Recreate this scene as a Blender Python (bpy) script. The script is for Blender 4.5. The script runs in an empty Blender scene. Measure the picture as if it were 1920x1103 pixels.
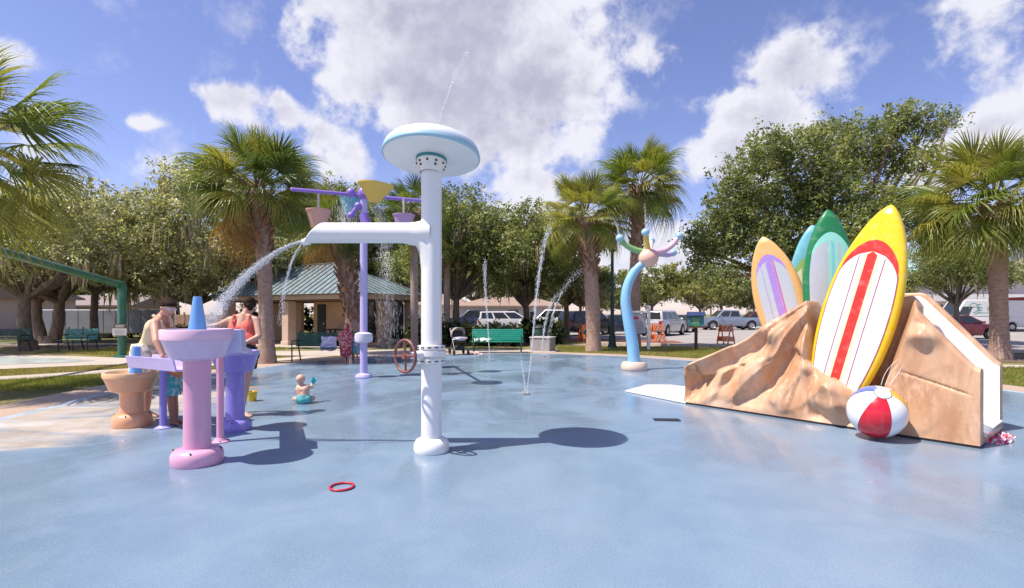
import bpy, bmesh, math, random
import numpy as np
from mathutils import Vector, Matrix, Euler

random.seed(7)
rng = np.random.default_rng(7)
SC = bpy.context.scene
COL = SC.collection
R = math.radians

# ------------------------------------------------------------------ camera, sky, sun, exposure
EYE, FPX, HX, HY = 1.5, 960.0, 960.0, 588.0
cam_d = bpy.data.cameras.new('camera')
cam_d.lens, cam_d.sensor_width = 18.0, 36.0
cam_d.shift_y = 36.5 / 1920
cam_d.clip_start, cam_d.clip_end = 0.05, 2000
cam = bpy.data.objects.new('camera', cam_d)
cam.location = (0, 0, EYE)
cam.rotation_euler = (R(90), 0, 0)
COL.objects.link(cam)
SC.camera = cam

SC.view_settings.view_transform = 'Standard'
SC.view_settings.look = 'None'
SC.view_settings.gamma = 1
SC.view_settings.use_curve_mapping = False
SC.view_settings.exposure = 0.68

sun_from = Vector((-1.72, -0.64, 3.2)).normalized()
sun_d = bpy.data.lights.new('sun', 'SUN')
sun_d.energy, sun_d.angle, sun_d.color = 4.45, R(0.5), (1.0, 0.915, 0.80)
sun = bpy.data.objects.new('sun', sun_d)
sun.rotation_euler = (-sun_from).to_track_quat('-Z', 'Y').to_euler()
sun.location = (-20, -8, 40)
COL.objects.link(sun)

world = bpy.data.worlds.new('World')
SC.world = world
world.use_nodes = True


def ground(px, py):
    d = EYE * FPX / (py - HY)
    return ((px - HX) / FPX * d, d)


def at(px, py, d):
    return Vector(((px - HX) / FPX * d, d, EYE + (HY - py) / FPX * d))


class NT:
    """small helper for node trees"""
    def __init__(s, tree):
        s.t = tree
        s.n = tree.nodes
        s.l = tree.links

    def add(s, kind, **kw):
        nd = s.n.new(kind)
        for k, v in kw.items():
            setattr(nd, k, v)
        return nd

    def put(s, sock, v):
        if isinstance(v, bpy.types.NodeSocket):
            s.l.new(v, sock)
        else:
            if isinstance(v, (tuple, list)) and len(v) == 3 and sock.type == 'RGBA':
                v = (*v, 1)
            sock.default_value = v

    def math(s, op, a, b=0.0, c=None, clamp=False):
        nd = s.add('ShaderNodeMath', operation=op, use_clamp=clamp)
        s.put(nd.inputs[0], a)
        s.put(nd.inputs[1], b)
        if c is not None:
            s.put(nd.inputs[2], c)
        return nd.outputs[0]

    def vmath(s, op, a, b=(0, 0, 0)):
        nd = s.add('ShaderNodeVectorMath', operation=op)
        s.put(nd.inputs[0], a)
        if op not in ('LENGTH', 'NORMALIZE'):
            s.put(nd.inputs[1], b)
        return nd.outputs['Value'] if op in ('LENGTH', 'DOT_PRODUCT') else nd.outputs[0]

    def mix(s, f, a, b, blend='MIX'):
        nd = s.add('ShaderNodeMix', data_type='RGBA', blend_type=blend)
        s.put(nd.inputs[0], f)
        s.put(nd.inputs[6], a)
        s.put(nd.inputs[7], b)
        return nd.outputs[2]

    def noise(s, vec, scale, detail=4, rough=0.55, dist=0.0):
        nd = s.add('ShaderNodeTexNoise')
        s.put(nd.inputs['Vector'], vec)
        nd.inputs['Scale'].default_value = scale
        nd.inputs['Detail'].default_value = detail
        nd.inputs['Roughness'].default_value = rough
        nd.inputs['Distortion'].default_value = dist
        return nd.outputs[0]

    def ramp(s, f, a, b, lo=0.0, hi=1.0, smooth=True):
        nd = s.add('ShaderNodeMapRange', interpolation_type='SMOOTHSTEP' if smooth else 'LINEAR')
        s.put(nd.inputs[0], f)
        for i, v in enumerate((a, b, lo, hi)):
            nd.inputs[i + 1].default_value = v
        return nd.outputs[0]


# ---- world: Nishita sky with cumulus clouds
w = NT(world.node_tree)
w.n.clear()
sky = w.add('ShaderNodeTexSky', sky_type='NISHITA')
sky.sun_disc = False
sky.sun_elevation = math.asin(sun_from.z)
sky.sun_rotation = math.atan2(sun_from.x, sun_from.y)
sky.air_density, sky.dust_density, sky.ozone_density = 1.0, 0.4, 2.5
tc = w.add('ShaderNodeTexCoord')
dirv = w.vmath('NORMALIZE', tc.outputs['Generated'])
wob = w.add('ShaderNodeTexNoise')
w.put(wob.inputs['Vector'], dirv)
wob.inputs['Scale'].default_value = 5.0
wob.inputs['Detail'].default_value = 5
warp = w.vmath('MULTIPLY', w.vmath('SUBTRACT', wob.outputs['Color'], (0.5, 0.5, 0.5)), (0.16, 0.16, 0.16))
dirw = w.vmath('ADD', dirv, warp)
BLOBS = [  # where each cloud stands in the sky: (azimuth/elevation through the reference frame, size, weight)
    (770, 90, 135, 125, 1.4), (890, 60, 185, 120, 1.5), (1010, 160, 150, 100, 1.4), (860, 170, 190, 85, 1.55), (890, -90, 225, 130, 1.5),
    (1055, 115, 70, 85, .95), (985, 330, 95, 45, 1.0), (950, 250, 130, 70, 1.2), (705, 60, 62, 80, 1.0),
    (1225, 130, 75, 45, .62), (425, 212, 62, 38, .95), (525, 232, 45, 32, .95), (590, 275, 48, 38, .95), (640, 312, 60, 36, .9), (330, 330, 90, 40, .5),
    (270, 222, 34, 20, .62), (566, 62, 20, 30, .5), (15, 85, 50, 45, .6), (1495, 140, 85, 52, 1.05), (1430, 220, 100, 65, 1.05),
    (1370, 300, 85, 60, 1.0), (1565, 125, 40, 24, .55), (1850, 30, 120, 75, .60), (1910, 110, 80, 50, .5), (1895, 225, 75, 48, 1.0), (1810, 290, 95, 60, 1.0),
    (1000, 400, 160, 50, .8), (1240, 480, 160, 60, .8), (150, 430, 160, 70, .7), (2300, 150, 260, 140, 1.2), (-400, 200, 250, 120, 1.1)]
dens = None
for (px, py, rx, ry, wt) in BLOBS:
    v = Vector(((px - HX) / FPX, 1.0, (HY - py) / FPX))
    ln = v.length
    c = v / ln
    k = ln * FPX
    hx = Vector((c.y, -c.x, 0)).normalized()
    up = hx.cross(c)
    q = w.vmath('SUBTRACT', dirw, tuple(c))
    a = w.math('MULTIPLY', w.vmath('DOT_PRODUCT', q, tuple(hx)), k / rx)
    b = w.math('MULTIPLY', w.vmath('DOT_PRODUCT', q, tuple(up)), k / ry)
    front = w.math('MULTIPLY', w.math('LESS_THAN', w.vmath('DOT_PRODUCT', dirw, tuple(c)), 0.0), 50.0)
    r2 = w.math('ADD', w.math('ADD', w.math('MULTIPLY', a, a), w.math('MULTIPLY', b, b)), front)
    g = w.math('MULTIPLY', w.math('EXPONENT', w.math('MULTIPLY', r2, -0.75)), wt)
    dens = g if dens is None else w.math('MAXIMUM', dens, w.math('SUBTRACT', w.math('ADD', dens, g), w.math('MULTIPLY', dens, g)), clamp=False) if False else w.math('SMOOTH_MAX', dens, g, 0.25)
# the sky behind the camera carries similar scattered cumulus
behind = w.math('MULTIPLY', w.ramp(w.noise(dirv, 2.2, 4), .5, .72), w.ramp(w.vmath('DOT_PRODUCT', dirv, (0, -1, 0)), -.1, .35))
dens = w.math('MAXIMUM', dens, w.math('MULTIPLY', behind, 1.1))
fb = w.noise(dirv, 10.0, 10, 0.62, 0.0)
fb2 = w.noise(w.vmath('ADD', dirv, tuple(sun_from * 0.025)), 10.0, 10, 0.62, 0.0)
val = w.math('ADD', dens, w.math('MULTIPLY', w.math('SUBTRACT', fb, 0.5), 2.3))
mask = w.ramp(val, 0.24, 0.70)
mask = w.math('MULTIPLY', mask, w.ramp(dens, 0.05, 0.42))
thick = w.ramp(w.math('ADD', dens, w.math('MULTIPLY', w.math('SUBTRACT', fb2, .5), 0.9)), 0.55, 1.5)
shade = w.math('ADD', w.math('MULTIPLY', thick, 0.9), w.math('MULTIPLY', w.math('SUBTRACT', fb2, fb), 1.5), clamp=True)
ccol = w.mix(shade, (5.5, 5.5, 6.1), (3.15, 3.15, 4.1))
skyc = w.mix(1.0, sky.outputs[0], (1.10, .93, 1.14), 'MULTIPLY')
fin = w.mix(mask, skyc, ccol)
bg = w.add('ShaderNodeBackground')
w.put(bg.inputs[0], fin)
bg.inputs[1].default_value = 0.1
wo = w.add('ShaderNodeOutputWorld')
w.l.new(bg.outputs[0], wo.inputs[0])

# ------------------------------------------------------------------ materials
MATS = {}


def material(name):
    m = bpy.data.materials.new(name)
    m.use_nodes = True
    t = NT(m.node_tree)
    b = t.n['Principled BSDF']
    MATS[name] = m
    return m, t, b


def mat(name, col, rough=0.5, col2=None, scale=6.0, amt=0.5, metal=0.0, bump=0.0, bscale=40.0, coat=0.0, alpha=1.0, sss=0.0, spec=None, stretch=(1, 1, 1), trans=0.0):
    """procedural paint / cloth / bark: two tones through noise, slight wear in the roughness and fine relief"""
    if name in MATS:
        return MATS[name]
    m, t, b = material(name)
    co = t.add('ShaderNodeTexCoord').outputs['Object']
    if stretch != (1, 1, 1):
        co = t.vmath('MULTIPLY', co, stretch)
    if col2 is None:
        col2 = tuple(c * 0.82 for c in col)
    n1 = t.noise(co, scale, 5, .6)
    c = t.mix(t.ramp(n1, .5 - .28 * amt - .08, .5 + .28), col2, col)
    if coat > 0:
        # sun-chalked streaks running down the paint, and a few scuffs
        st_ = t.noise(t.vmath('MULTIPLY', co, (1, 1, .16)), 9.0, 5, .65)
        pale = tuple(k * .62 + .30 for k in col)
        c = t.mix(t.math('MULTIPLY', t.ramp(st_, .50, .72), .30), c, pale)
        sc_ = t.noise(t.vmath('MULTIPLY', co, (1, 1, .5)), 14.0, 8, .8)
        c = t.mix(t.math('MULTIPLY', t.ramp(sc_, .66, .74), .35), c, tuple(k * .45 + .03 for k in col))
    t.put(b.inputs['Base Color'], c)
    rr = t.ramp(t.noise(co, scale * 2.3, 4), .3, .7, max(0.03, rough - .08), min(1, rough + .1))
    t.put(b.inputs['Roughness'], rr)
    b.inputs['Metallic'].default_value = metal
    b.inputs['Coat Weight'].default_value = coat
    b.inputs['Coat Roughness'].default_value = .12
    if spec is not None:
        b.inputs['Specular IOR Level'].default_value = spec
    if sss:
        b.inputs['Subsurface Weight'].default_value = sss
        b.inputs['Subsurface Radius'].default_value = (.02, .008, .005)
    if bump:
        bp = t.add('ShaderNodeBump')
        bp.inputs['Strength'].default_value = bump
        bp.inputs['Distance'].default_value = .02
        t.put(bp.inputs['Height'], t.noise(co, bscale, 6, .65))
        t.l.new(bp.outputs[0], b.inputs['Normal'])
    if alpha < 1:
        b.inputs['Alpha'].default_value = alpha
    if trans:
        b.inputs['Transmission Weight'].default_value = trans
    return m


def leaf_mat(name, col, col2, tr=0.35, rough=.45, scale=.8):
    if name in MATS:
        return MATS[name]
    m, t, b = material(name)
    co = t.add('ShaderNodeTexCoord').outputs['Object']
    c = t.mix(t.ramp(t.noise(co, scale, 3), .35, .65), col, col2)
    c2 = t.mix(t.ramp(t.noise(co, scale * 9, 2), .35, .7), t.mix(.22, c, (0.004, .008, .002)), c)
    t.put(b.inputs['Base Color'], c2)
    b.inputs['Roughness'].default_value = rough
    tl = t.add('ShaderNodeBsdfTranslucent')
    t.put(tl.inputs[0], t.mix(1.0, c2, (1.75, 1.65, .75), 'MULTIPLY'))
    mx = t.add('ShaderNodeMixShader')
    mx.inputs[0].default_value = tr
    t.l.new(b.outputs[0], mx.inputs[1])
    t.l.new(tl.outputs[0], mx.inputs[2])
    t.l.new(mx.outputs[0], t.n['Material Output'].inputs[0])
    return m


# ------------------------------------------------------------------ mesh helpers
class MB:
    def __init__(s):
        s.v, s.f, s.m = [], [], []

    def add(s, vs, fs, mi=0):
        o = len(s.v)
        s.v += [tuple(v) for v in vs]
        s.f += [tuple(i + o for i in f) for f in fs]
        s.m += [mi] * len(fs)
        return s

    def box(s, c, size, rot=None, mi=0, taper=1.0):
        x, y, z = (k / 2 for k in size)
        vs = [Vector((sx * x * (taper if sz > 0 else 1), sy * y * (taper if sz > 0 else 1), sz * z)) for sz in (-1, 1) for sy in (-1, 1) for sx in (-1, 1)]
        if rot is not None:
            mt = Euler(rot).to_matrix() if not isinstance(rot, Matrix) else rot
            vs = [mt @ v for v in vs]
        c = Vector(c)
        return s.add([v + c for v in vs], [(0, 2, 3, 1), (4, 5, 7, 6), (0, 1, 5, 4), (2, 6, 7, 3), (0, 4, 6, 2), (1, 3, 7, 5)], mi)

    def bar(s, a, b, wd, th, mi=0, up=(0, 0, 1)):
        a, b = Vector(a), Vector(b)
        z = (b - a)
        L = z.length
        z.normalize()
        u = Vector(up)
        if abs(z.dot(u)) > .98:
            u = Vector((0, 1, 0))
        x = u.cross(z).normalized()
        y = z.cross(x)
        mt = Matrix((x, y, z)).transposed()
        return s.box((a + b) / 2, (wd, th, L), mt, mi)

    def tube(s, pts, rad, n=16, caps=True, mi=0, round_end=False):
        pts = [Vector(p) for p in pts]
        if not isinstance(rad, (list, tuple)):
            rad = [rad] * len(pts)
        rad = list(rad)
        prev = None
        o = len(s.v)
        N = len(pts)
        for i, p in enumerate(pts):
            t = (pts[min(i + 1, N - 1)] - pts[max(i - 1, 0)])
            if t.length < 1e-9:
                t = Vector((0, 0, 1))
            t.normalize()
            if prev is None:
                u = Vector((0, 0, 1)) if abs(t.z) < .9 else Vector((1, 0, 0))
                x = u.cross(t).normalized()
            else:
                x = (prev - t * prev.dot(t)).normalized()
            prev = x
            y = t.cross(x)
            for k in range(n):
                a = 2 * math.pi * k / n
                s.v.append(tuple(p + (x * math.cos(a) + y * math.sin(a)) * rad[i]))
        for i in range(N - 1):
            for k in range(n):
                k2 = (k + 1) % n
                s.f.append((o + i * n + k, o + i * n + k2, o + (i + 1) * n + k2, o + (i + 1) * n + k))
                s.m.append(mi)
        if caps:
            s.f.append(tuple(o + k for k in reversed(range(n))))
            s.f.append(tuple(o + (N - 1) * n + k for k in range(n)))
            s.m += [mi, mi]
        return s

    def lathe(s, prof, c=(0, 0, 0), n=32, mi=0, mt=None, a0=0, a1=2 * math.pi, close=True):
        """prof: [(r, z)] revolved about z; mt: optional matrix applied before moving to c"""
        o = len(s.v)
        c = Vector(c)
        full = abs(a1 - a0 - 2 * math.pi) < 1e-6
        cols = n if full else n + 1
        for (r, z) in prof:
            for k in range(cols):
                a = a0 + (a1 - a0) * k / n
                v = Vector((max(r, 1e-4) * math.cos(a), max(r, 1e-4) * math.sin(a), z))
                if mt is not None:
                    v = mt @ v
                s.v.append(tuple(v + c))
        for i in range(len(prof) - 1):
            for k in range(n):
                k2 = (k + 1) % cols
                s.f.append((o + i * cols + k, o + i * cols + k2, o + (i + 1) * cols + k2, o + (i + 1) * cols + k))
                s.m.append(mi)
        if full and close:
            for i, rev in ((0, True), (len(prof) - 1, False)):
                if prof[i][0] > 1e-3:
                    ring = [o + i * cols + k for k in range(n)]
                    s.f.append(tuple(reversed(ring)) if rev else tuple(ring))
                    s.m.append(mi)
        return s

    def ball(s, c, r, n=14, mi=0, mt=None):
        r = (r, r, r) if not isinstance(r, (tuple, list)) else r
        pr = [(math.sin(math.pi * i / n), -math.cos(math.pi * i / n)) for i in range(n + 1)]
        M = Matrix.Diagonal(r)
        if mt is not None:
            M = mt @ M
        return s.lathe(pr, c, n * 2, mi, M, close=False)

    def prism(s, poly, y0, y1, mi=0, axis='y'):
        """poly in (x, z), extruded along y"""
        n = len(poly)
        vs = [(p[0], y0, p[1]) for p in poly] + [(p[0], y1, p[1]) for p in poly]
        if axis == 'z':
            vs = [(p[0], p[1], y0) for p in poly] + [(p[0], p[1], y1) for p in poly]
        if axis == 'x':
            vs = [(y0, p[0], p[1]) for p in poly] + [(y1, p[0], p[1]) for p in poly]
        fs = [tuple(range(n)), tuple(reversed(range(n, 2 * n)))] + [(i, i + n, (i + 1) % n + n, (i + 1) % n) for i in range(n)]
        return s.add(vs, fs, mi)

    def mesh(s, name, mats, smooth=None, fix=True):
        me = bpy.data.meshes.new(name)
        me.from_pydata(s.v, [], s.f)
        for m in (mats if isinstance(mats, (list, tuple)) else [mats]):
            me.materials.append(m)
        if any(s.m):
            me.polygons.foreach_set('material_index', s.m)
        if fix:
            bm = bmesh.new()
            bm.from_mesh(me)
            bmesh.ops.remove_doubles(bm, verts=bm.verts, dist=1e-5)
            bmesh.ops.recalc_face_normals(bm, faces=bm.faces)
            bm.to_mesh(me)
            bm.free()
        if smooth:
            me.shade_smooth()
            me.set_sharp_from_angle(angle=R(smooth))
        me.update()
        return me

    def build(s, name, mats, parent=None, smooth=40, bevel=0, seg=2, loc=None):
        return link(name, s.mesh(name, mats, smooth), parent, bevel, seg, loc)


def link(name, me, parent=None, bevel=0, seg=2, loc=None):
    o = bpy.data.objects.new(name, me)
    COL.objects.link(o)
    if parent is not None:
        o.parent = parent
    if loc is not None:
        o.location = loc
    if bevel:
        b = o.modifiers.new('soft_edges', 'BEVEL')
        b.width, b.segments, b.limit_method, b.angle_limit = bevel, seg, 'ANGLE', R(35)
    return o


def tag(o, label=None, cat=None, group=None, kind=None):
    if label:
        o['label'] = label
    if cat:
        o['category'] = cat
    if group:
        o['group'] = group
    if kind:
        o['kind'] = kind
    return o


def thing(name, label, cat, loc=(0, 0, 0), rz=0.0, group=None):
    o = bpy.data.objects.new(name, None)
    o.empty_display_size = .2
    COL.objects.link(o)
    o.location = loc
    o.rotation_euler = (0, 0, rz)
    return tag(o, label, cat, group)


def dup(o, loc=None, rz=None, scale=None, label=None, parent=None):
    c = o.copy()
    COL.objects.link(c)
    if parent is not None:
        c.parent = parent
    if loc is not None:
        c.location = loc
    if rz is not None:
        c.rotation_euler = (0, 0, rz)
    if scale is not None:
        c.scale = (scale,) * 3 if not isinstance(scale, (tuple, list)) else scale
    if label:
        c['label'] = label
    for ch in list(o.children):
        dup(ch, parent=c)
    return c


def sheet(name, poly, z, m, kind='structure'):
    bm = bmesh.new()
    vs = [bm.verts.new((x, y, z)) for x, y in poly]
    f = bm.faces.new(vs)
    if f.normal.z < 0:
        f.normal_flip()
    bm.normal_update()
    bmesh.ops.triangulate(bm, faces=bm.faces)
    for f in bm.faces:
        if f.normal.z < 0:
            f.normal_flip()
    me = bpy.data.meshes.new(name)
    bm.to_mesh(me)
    bm.free()
    me.materials.append(m)
    o = link(name, me)
    return tag(o, kind=kind)


def spline(pts, n=8, closed=False):
    pts = [np.array(p, float) for p in pts]
    N = len(pts)
    out = []
    for i in range(N if closed else N - 1):
        if closed:
            a, b, c, d = (pts[(i + k) % N] for k in (-1, 0, 1, 2))
        else:
            a, b, c, d = pts[max(i - 1, 0)], pts[i], pts[i + 1], pts[min(i + 2, N - 1)]
        for j in range(n):
            t = j / n
            out.append(.5 * ((2 * b) + (c - a) * t + (2 * a - 5 * b + 4 * c - d) * t * t + (3 * b - a - 3 * c + d) * t ** 3))
    if not closed:
        out.append(pts[-1])
    return [tuple(p) for p in out]


def raw_mesh(name, verts, faces, mats, mi=None, smooth=False):
    """fast numpy mesh of quads (faces: n x 4) or tris (n x 3)"""
    verts = np.asarray(verts, np.float32)
    faces = np.asarray(faces, np.int32)
    me = bpy.data.meshes.new(name)
    me.vertices.add(len(verts))
    me.vertices.foreach_set('co', verts.ravel())
    k = faces.shape[1]
    me.loops.add(faces.size)
    me.loops.foreach_set('vertex_index', faces.ravel())
    me.polygons.add(len(faces))
    me.polygons.foreach_set('loop_start', np.arange(0, faces.size, k, dtype=np.int32))
    for m in (mats if isinstance(mats, (list, tuple)) else [mats]):
        me.materials.append(m)
    if mi is not None:
        me.polygons.foreach_set('material_index', np.asarray(mi, np.int32))
    me.update(calc_edges=True)
    me.validate()
    if smooth:
        me.shade_smooth()
    return me

# ------------------------------------------------------------------ ground surfaces
def pad_material():
    m, t, b = material('wet_blue_pad')
    co = t.add('ShaderNodeTexCoord').outputs['Object']
    big = t.noise(co, .35, 4, .55)
    mid = t.noise(co, 1.6, 6, .62, .4)
    speck = t.noise(co, 70, 2, .7)
    speck2 = t.noise(co, 38, 3, .7)
    base = t.mix(t.ramp(big, .3, .7), (.165, .245, .335), (.205, .290, .385))
    base = t.mix(t.math('MULTIPLY', t.ramp(mid, .35, .75), .55), base, (.265, .350, .435))
    base = t.mix(t.math('SUBTRACT', .78, t.math('MULTIPLY', t.ramp(speck, .40, .62), .78)), t.mix(.35, base, (.08, .13, .22)), base)
    base = t.mix(t.math('MULTIPLY', t.ramp(speck2, .58, .75), .22), base, (.36, .47, .59))
    # worn paint on the side by the water tables: bare tan concrete and chalky white film
    xyz = t.add('ShaderNodeSeparateXYZ')
    t.put(xyz.inputs[0], co)
    side = t.ramp(xyz.outputs[0], -3.4, -6.2)
    nearf = t.ramp(xyz.outputs[1], 4.2, 5.8)
    farf = t.ramp(xyz.outputs[1], 13, 9)
    wear = t.math('MULTIPLY', t.math('MULTIPLY', side, nearf), farf)
    wn = t.noise(t.vmath('MULTIPLY', co, (.55, 1.3, 1)), 1.3, 7, .62, .8)
    worn = t.ramp(t.math('ADD', t.math('MULTIPLY', wear, .42), t.math('MULTIPLY', wn, .9)), .62, .86)
    worn = t.math('MULTIPLY', worn, t.ramp(wear, .02, .2))
    chalk = t.ramp(t.noise(t.vmath('MULTIPLY', co, (.5, 1.1, 1)), 1.9, 7, .65), .36, .80)
    tan = t.mix(chalk, (.45, .375, .30), (.58, .57, .58))
    base = t.mix(worn, base, tan)
    # small dirt specks
    dirt = t.ramp(t.noise(co, 5.5, 8, .8), .71, .76)
    base = t.mix(t.math('MULTIPLY', dirt, .5), base, (.10, .09, .08))
    wet = t.ramp(t.noise(t.vmath('MULTIPLY', co, (1, .7, 1)), .55, 6, .62, .6), .42, .58)
    base = t.mix(t.math('MULTIPLY', wet, .13), base, t.mix(.5, base, (.05, .09, .15)))
    t.put(b.inputs['Base Color'], base)
    fine = t.math('MULTIPLY', t.ramp(speck2, .3, .7), .09)
    far_wet = t.math('MULTIPLY', t.ramp(xyz.outputs[1], 5.0, 9.0), -.06)
    t.put(b.inputs['Roughness'], t.math('ADD', t.math('ADD', t.math('ADD', .37, t.math('MULTIPLY', wet, -.17)), fine), far_wet))
    b.inputs['Specular IOR Level'].default_value = .36
    film = t.math('MULTIPLY', wet, .24)
    t.put(b.inputs['Coat Weight'], film)
    b.inputs['Coat Roughness'].default_value = .07
    b.inputs['Coat IOR'].default_value = 1.33
    bp = t.add('ShaderNodeBump')
    bp.inputs['Strength'].default_value = .16
    bp.inputs['Distance'].default_value = .004
    t.put(bp.inputs['Height'], t.math('ADD', speck, t.math('MULTIPLY', mid, 1.2)))
    t.l.new(bp.outputs[0], b.inputs['Normal'])
    return m


def lawn_material(name, a, bcol, dry, amt):
    m, t, b = material(name)
    co = t.add('ShaderNodeTexCoord').outputs['Object']
    c = t.mix(t.ramp(t.noise(co, 1.2, 6, .65), .35, .65), a, bcol)
    c = t.mix(t.math('MULTIPLY', t.ramp(t.noise(co, .33, 5, .6), .42, .62), amt), c, dry)
    c = t.mix(t.ramp(t.noise(co, 30, 5, .75), .38, .62), t.mix(.55, c, (.012, .016, .006)), c)
    t.put(b.inputs['Base Color'], c)
    b.inputs['Roughness'].default_value = .8
    b.inputs['Specular IOR Level'].default_value = .2
    bp = t.add('ShaderNodeBump')
    bp.inputs['Strength'].default_value = .8
    bp.inputs['Distance'].default_value = .05
    t.put(bp.inputs['Height'], t.noise(co, 26, 5, .7))
    t.l.new(bp.outputs[0], b.inputs['Normal'])
    return m


def slab_material(name, a, bcol, stain, rough=.75, scale=.9):
    m, t, b = material(name)
    co = t.add('ShaderNodeTexCoord').outputs['Object']
    c = t.mix(t.ramp(t.noise(co, scale, 6, .6), .3, .7), a, bcol)
    c = t.mix(t.math('MULTIPLY', t.ramp(t.noise(co, scale * .45, 7, .68, .5), .52, .72), .6), c, stain)
    c = t.mix(t.ramp(t.noise(co, 60, 3, .7), .3, .6), t.mix(.25, c, (.05, .045, .04)), c)
    t.put(b.inputs['Base Color'], c)
    t.put(b.inputs['Roughness'], t.ramp(t.noise(co, scale * 2, 4), .3, .7, rough - .15, rough + .1))
    bp = t.add('ShaderNodeBump')
    bp.inputs['Strength'].default_value = .25
    bp.inputs['Distance'].default_value = .006
    t.put(bp.inputs['Height'], t.noise(co, 70, 4, .7))
    t.l.new(bp.outputs[0], b.inputs['Normal'])
    return m


M_pad = pad_material()
M_lawn = lawn_material('lawn_turf', (.15, .165, .035), (.21, .205, .06), (.38, .31, .14), .85)
M_border = slab_material('tan_concrete', (.50, .37, .28), (.43, .31, .235), (.33, .21, .17), .6)
M_path = slab_material('pale_concrete', (.52, .45, .385), (.46, .395, .34), (.36, .30, .25))
M_lot = slab_material('worn_asphalt', (.36, .33, .31), (.315, .29, .275), (.25, .23, .22), .8, .35)
M_rim = slab_material('pale_blue_rim', (.36, .45, .56), (.44, .50, .57), (.30, .40, .53), .35)
M_mulch = mat('red_mulch', (.30, .10, .055), .9, (.16, .055, .035), 9, .6, bump=.8, bscale=18)
M_leafmulch = mat('brown_mulch', (.20, .135, .085), .9, (.09, .06, .04), 6, .6, bump=.8, bscale=20)
M_sidepad = slab_material('faded_green_pad', (.36, .41, .38), (.42, .46, .43), (.33, .36, .34), .45)

sheet('ground', [(-600, -60), (600, -60), (600, 900), (-600, 900)], -.050, M_lawn)
outline = spline([(-7.15, 7.1), (-7.5, 9.4), (-7.55, 11.6), (-6.95, 13.9), (-6.2, 15.8), (-4.8, 17.5), (-2.2, 18.8), (.8, 19.2), (3.6, 18.0),
                  (5.6, 16.3), (8.2, 13.6), (9.5, 10.4), (9.4, 7.2), (8.2, 2), (4.5, -3), (0, -4.6), (-4.8, -3), (-7.0, 2)], 6, True)
ctr = np.array((.9, 8.5))
OUT = np.array(outline)


def grow(k):
    n = len(OUT)
    tan = np.roll(OUT, -1, 0) - np.roll(OUT, 1, 0)
    nrm = np.stack([-tan[:, 1], tan[:, 0]], 1)
    nrm /= np.linalg.norm(nrm, axis=1)[:, None]
    sgn = np.sign((nrm * (OUT - ctr)).sum(1))[:, None]
    return OUT + nrm * sgn * k


sheet('concrete_border', [tuple(p) for p in grow(1.05)], -.012, M_border)
sheet('pad_rim', [tuple(p) for p in grow(.22)], -.006, M_rim)
sheet('splash_pad', [tuple(p) for p in grow(0)], 0, M_pad)
# walk that leaves the pad towards the pavilion and the benches
sheet('apron', [(-9.6, 18.6), (-5.2, 18.4), (-2, 19.6), (1.6, 20.2), (2.2, 21.4), (-1.5, 22.2), (-6, 21.4), (-10, 20.6)], -.022, M_path)
sheet('pavilion_floor', [(-18.5, 27.5), (-7.0, 21.2), (-3.2, 26.5), (-14.5, 34)], -.026, M_path)
walk = spline([(-22, 11.2), (-14.5, 11.4), (-12.3, 12.0), (-11.0, 13.2), (-9.8, 14.6), (-8.4, 16.2), (-7.4, 17.6), (-6.8, 18.7)], 6)
wl = [np.array(p) for p in walk]
L_, R_ = [], []
for i, p in enumerate(wl):
    d = wl[min(i + 1, len(wl) - 1)] - wl[max(i - 1, 0)]
    nn = np.array((-d[1], d[0])) / np.linalg.norm(d) * .48
    L_.append(tuple(p + nn))
    R_.append(tuple(p - nn))
sheet('path', L_ + R_[::-1], -.030, M_path)
sheet('side_walk', [(-60, 13.9), (-14.4, 13.9), (-12.5, 15.2), (-11.2, 15.6), (-8.2, 16.6), (-8.0, 17.3), (-12.5, 17.4), (-15.6, 18.4), (-20, 19.4), (-60, 19.6)], -.034, M_path)
sheet('side_pad', [(-60, 15.2), (-15.4, 15.3), (-13.9, 15.9), (-13.6, 16.7), (-15.5, 17.6), (-19, 18.1), (-60, 18.2)], -.028, M_sidepad)
sheet('back_path', [(-60, 25.2), (-19, 25.2), (-10, 23.6), (-10, 24.4), (-19, 26.4), (-60, 26.6)], -.040, M_path)
sheet('parking_lot', [(-30, 58), (-4, 44), (2.2, 32), (4.4, 25.6), (9, 23.2), (17, 20.2), (30, 19.2), (90, 19), (160, 90), (-60, 90), (-90, 66)], -.040, M_lot)
sheet('lot_walk', [(1.2, 25.0), (6.6, 23.9), (12.6, 22.3), (12.8, 22.9), (6.8, 24.6), (1.2, 26.0)], -.034, M_path)
sheet('mulch_bed', [(1.6, 28.2), (4.0, 27.2), (9.0, 26.6), (9.2, 29.0), (5.0, 31.0), (1.0, 32.6)], -.034, M_mulch)
sheet('palm_bed', [(13.6, 16.9), (16.6, 15.7), (30, 14.6), (30, 18.2), (18.0, 19.3), (14.2, 19.3)], -.036, M_leafmulch)
sheet('right_walk', [(12.0, 14.9), (16.0, 14.3), (30, 13.4), (30, 14.1), (16, 15.1), (12.2, 15.8)], -.034, M_path)
sheet('shade_bed', [(-34, 24.0), (-13, 22.3), (-11, 23.3), (-19, 25.0), (-34, 25.1)], -.044, M_leafmulch)


def kerb(pts, name='kerb'):
    mb = MB()
    for a, b in zip(pts[:-1], pts[1:]):
        mb.bar((*a, .02), (*b, .02), .16, .14, up=(0, 0, 1))
    return tag(mb.build(name, M_path, bevel=.02), kind='structure')


kerb([(4.4, 25.6), (9, 23.2), (17, 20.2), (30, 19.2), (60, 19.1)])


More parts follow.
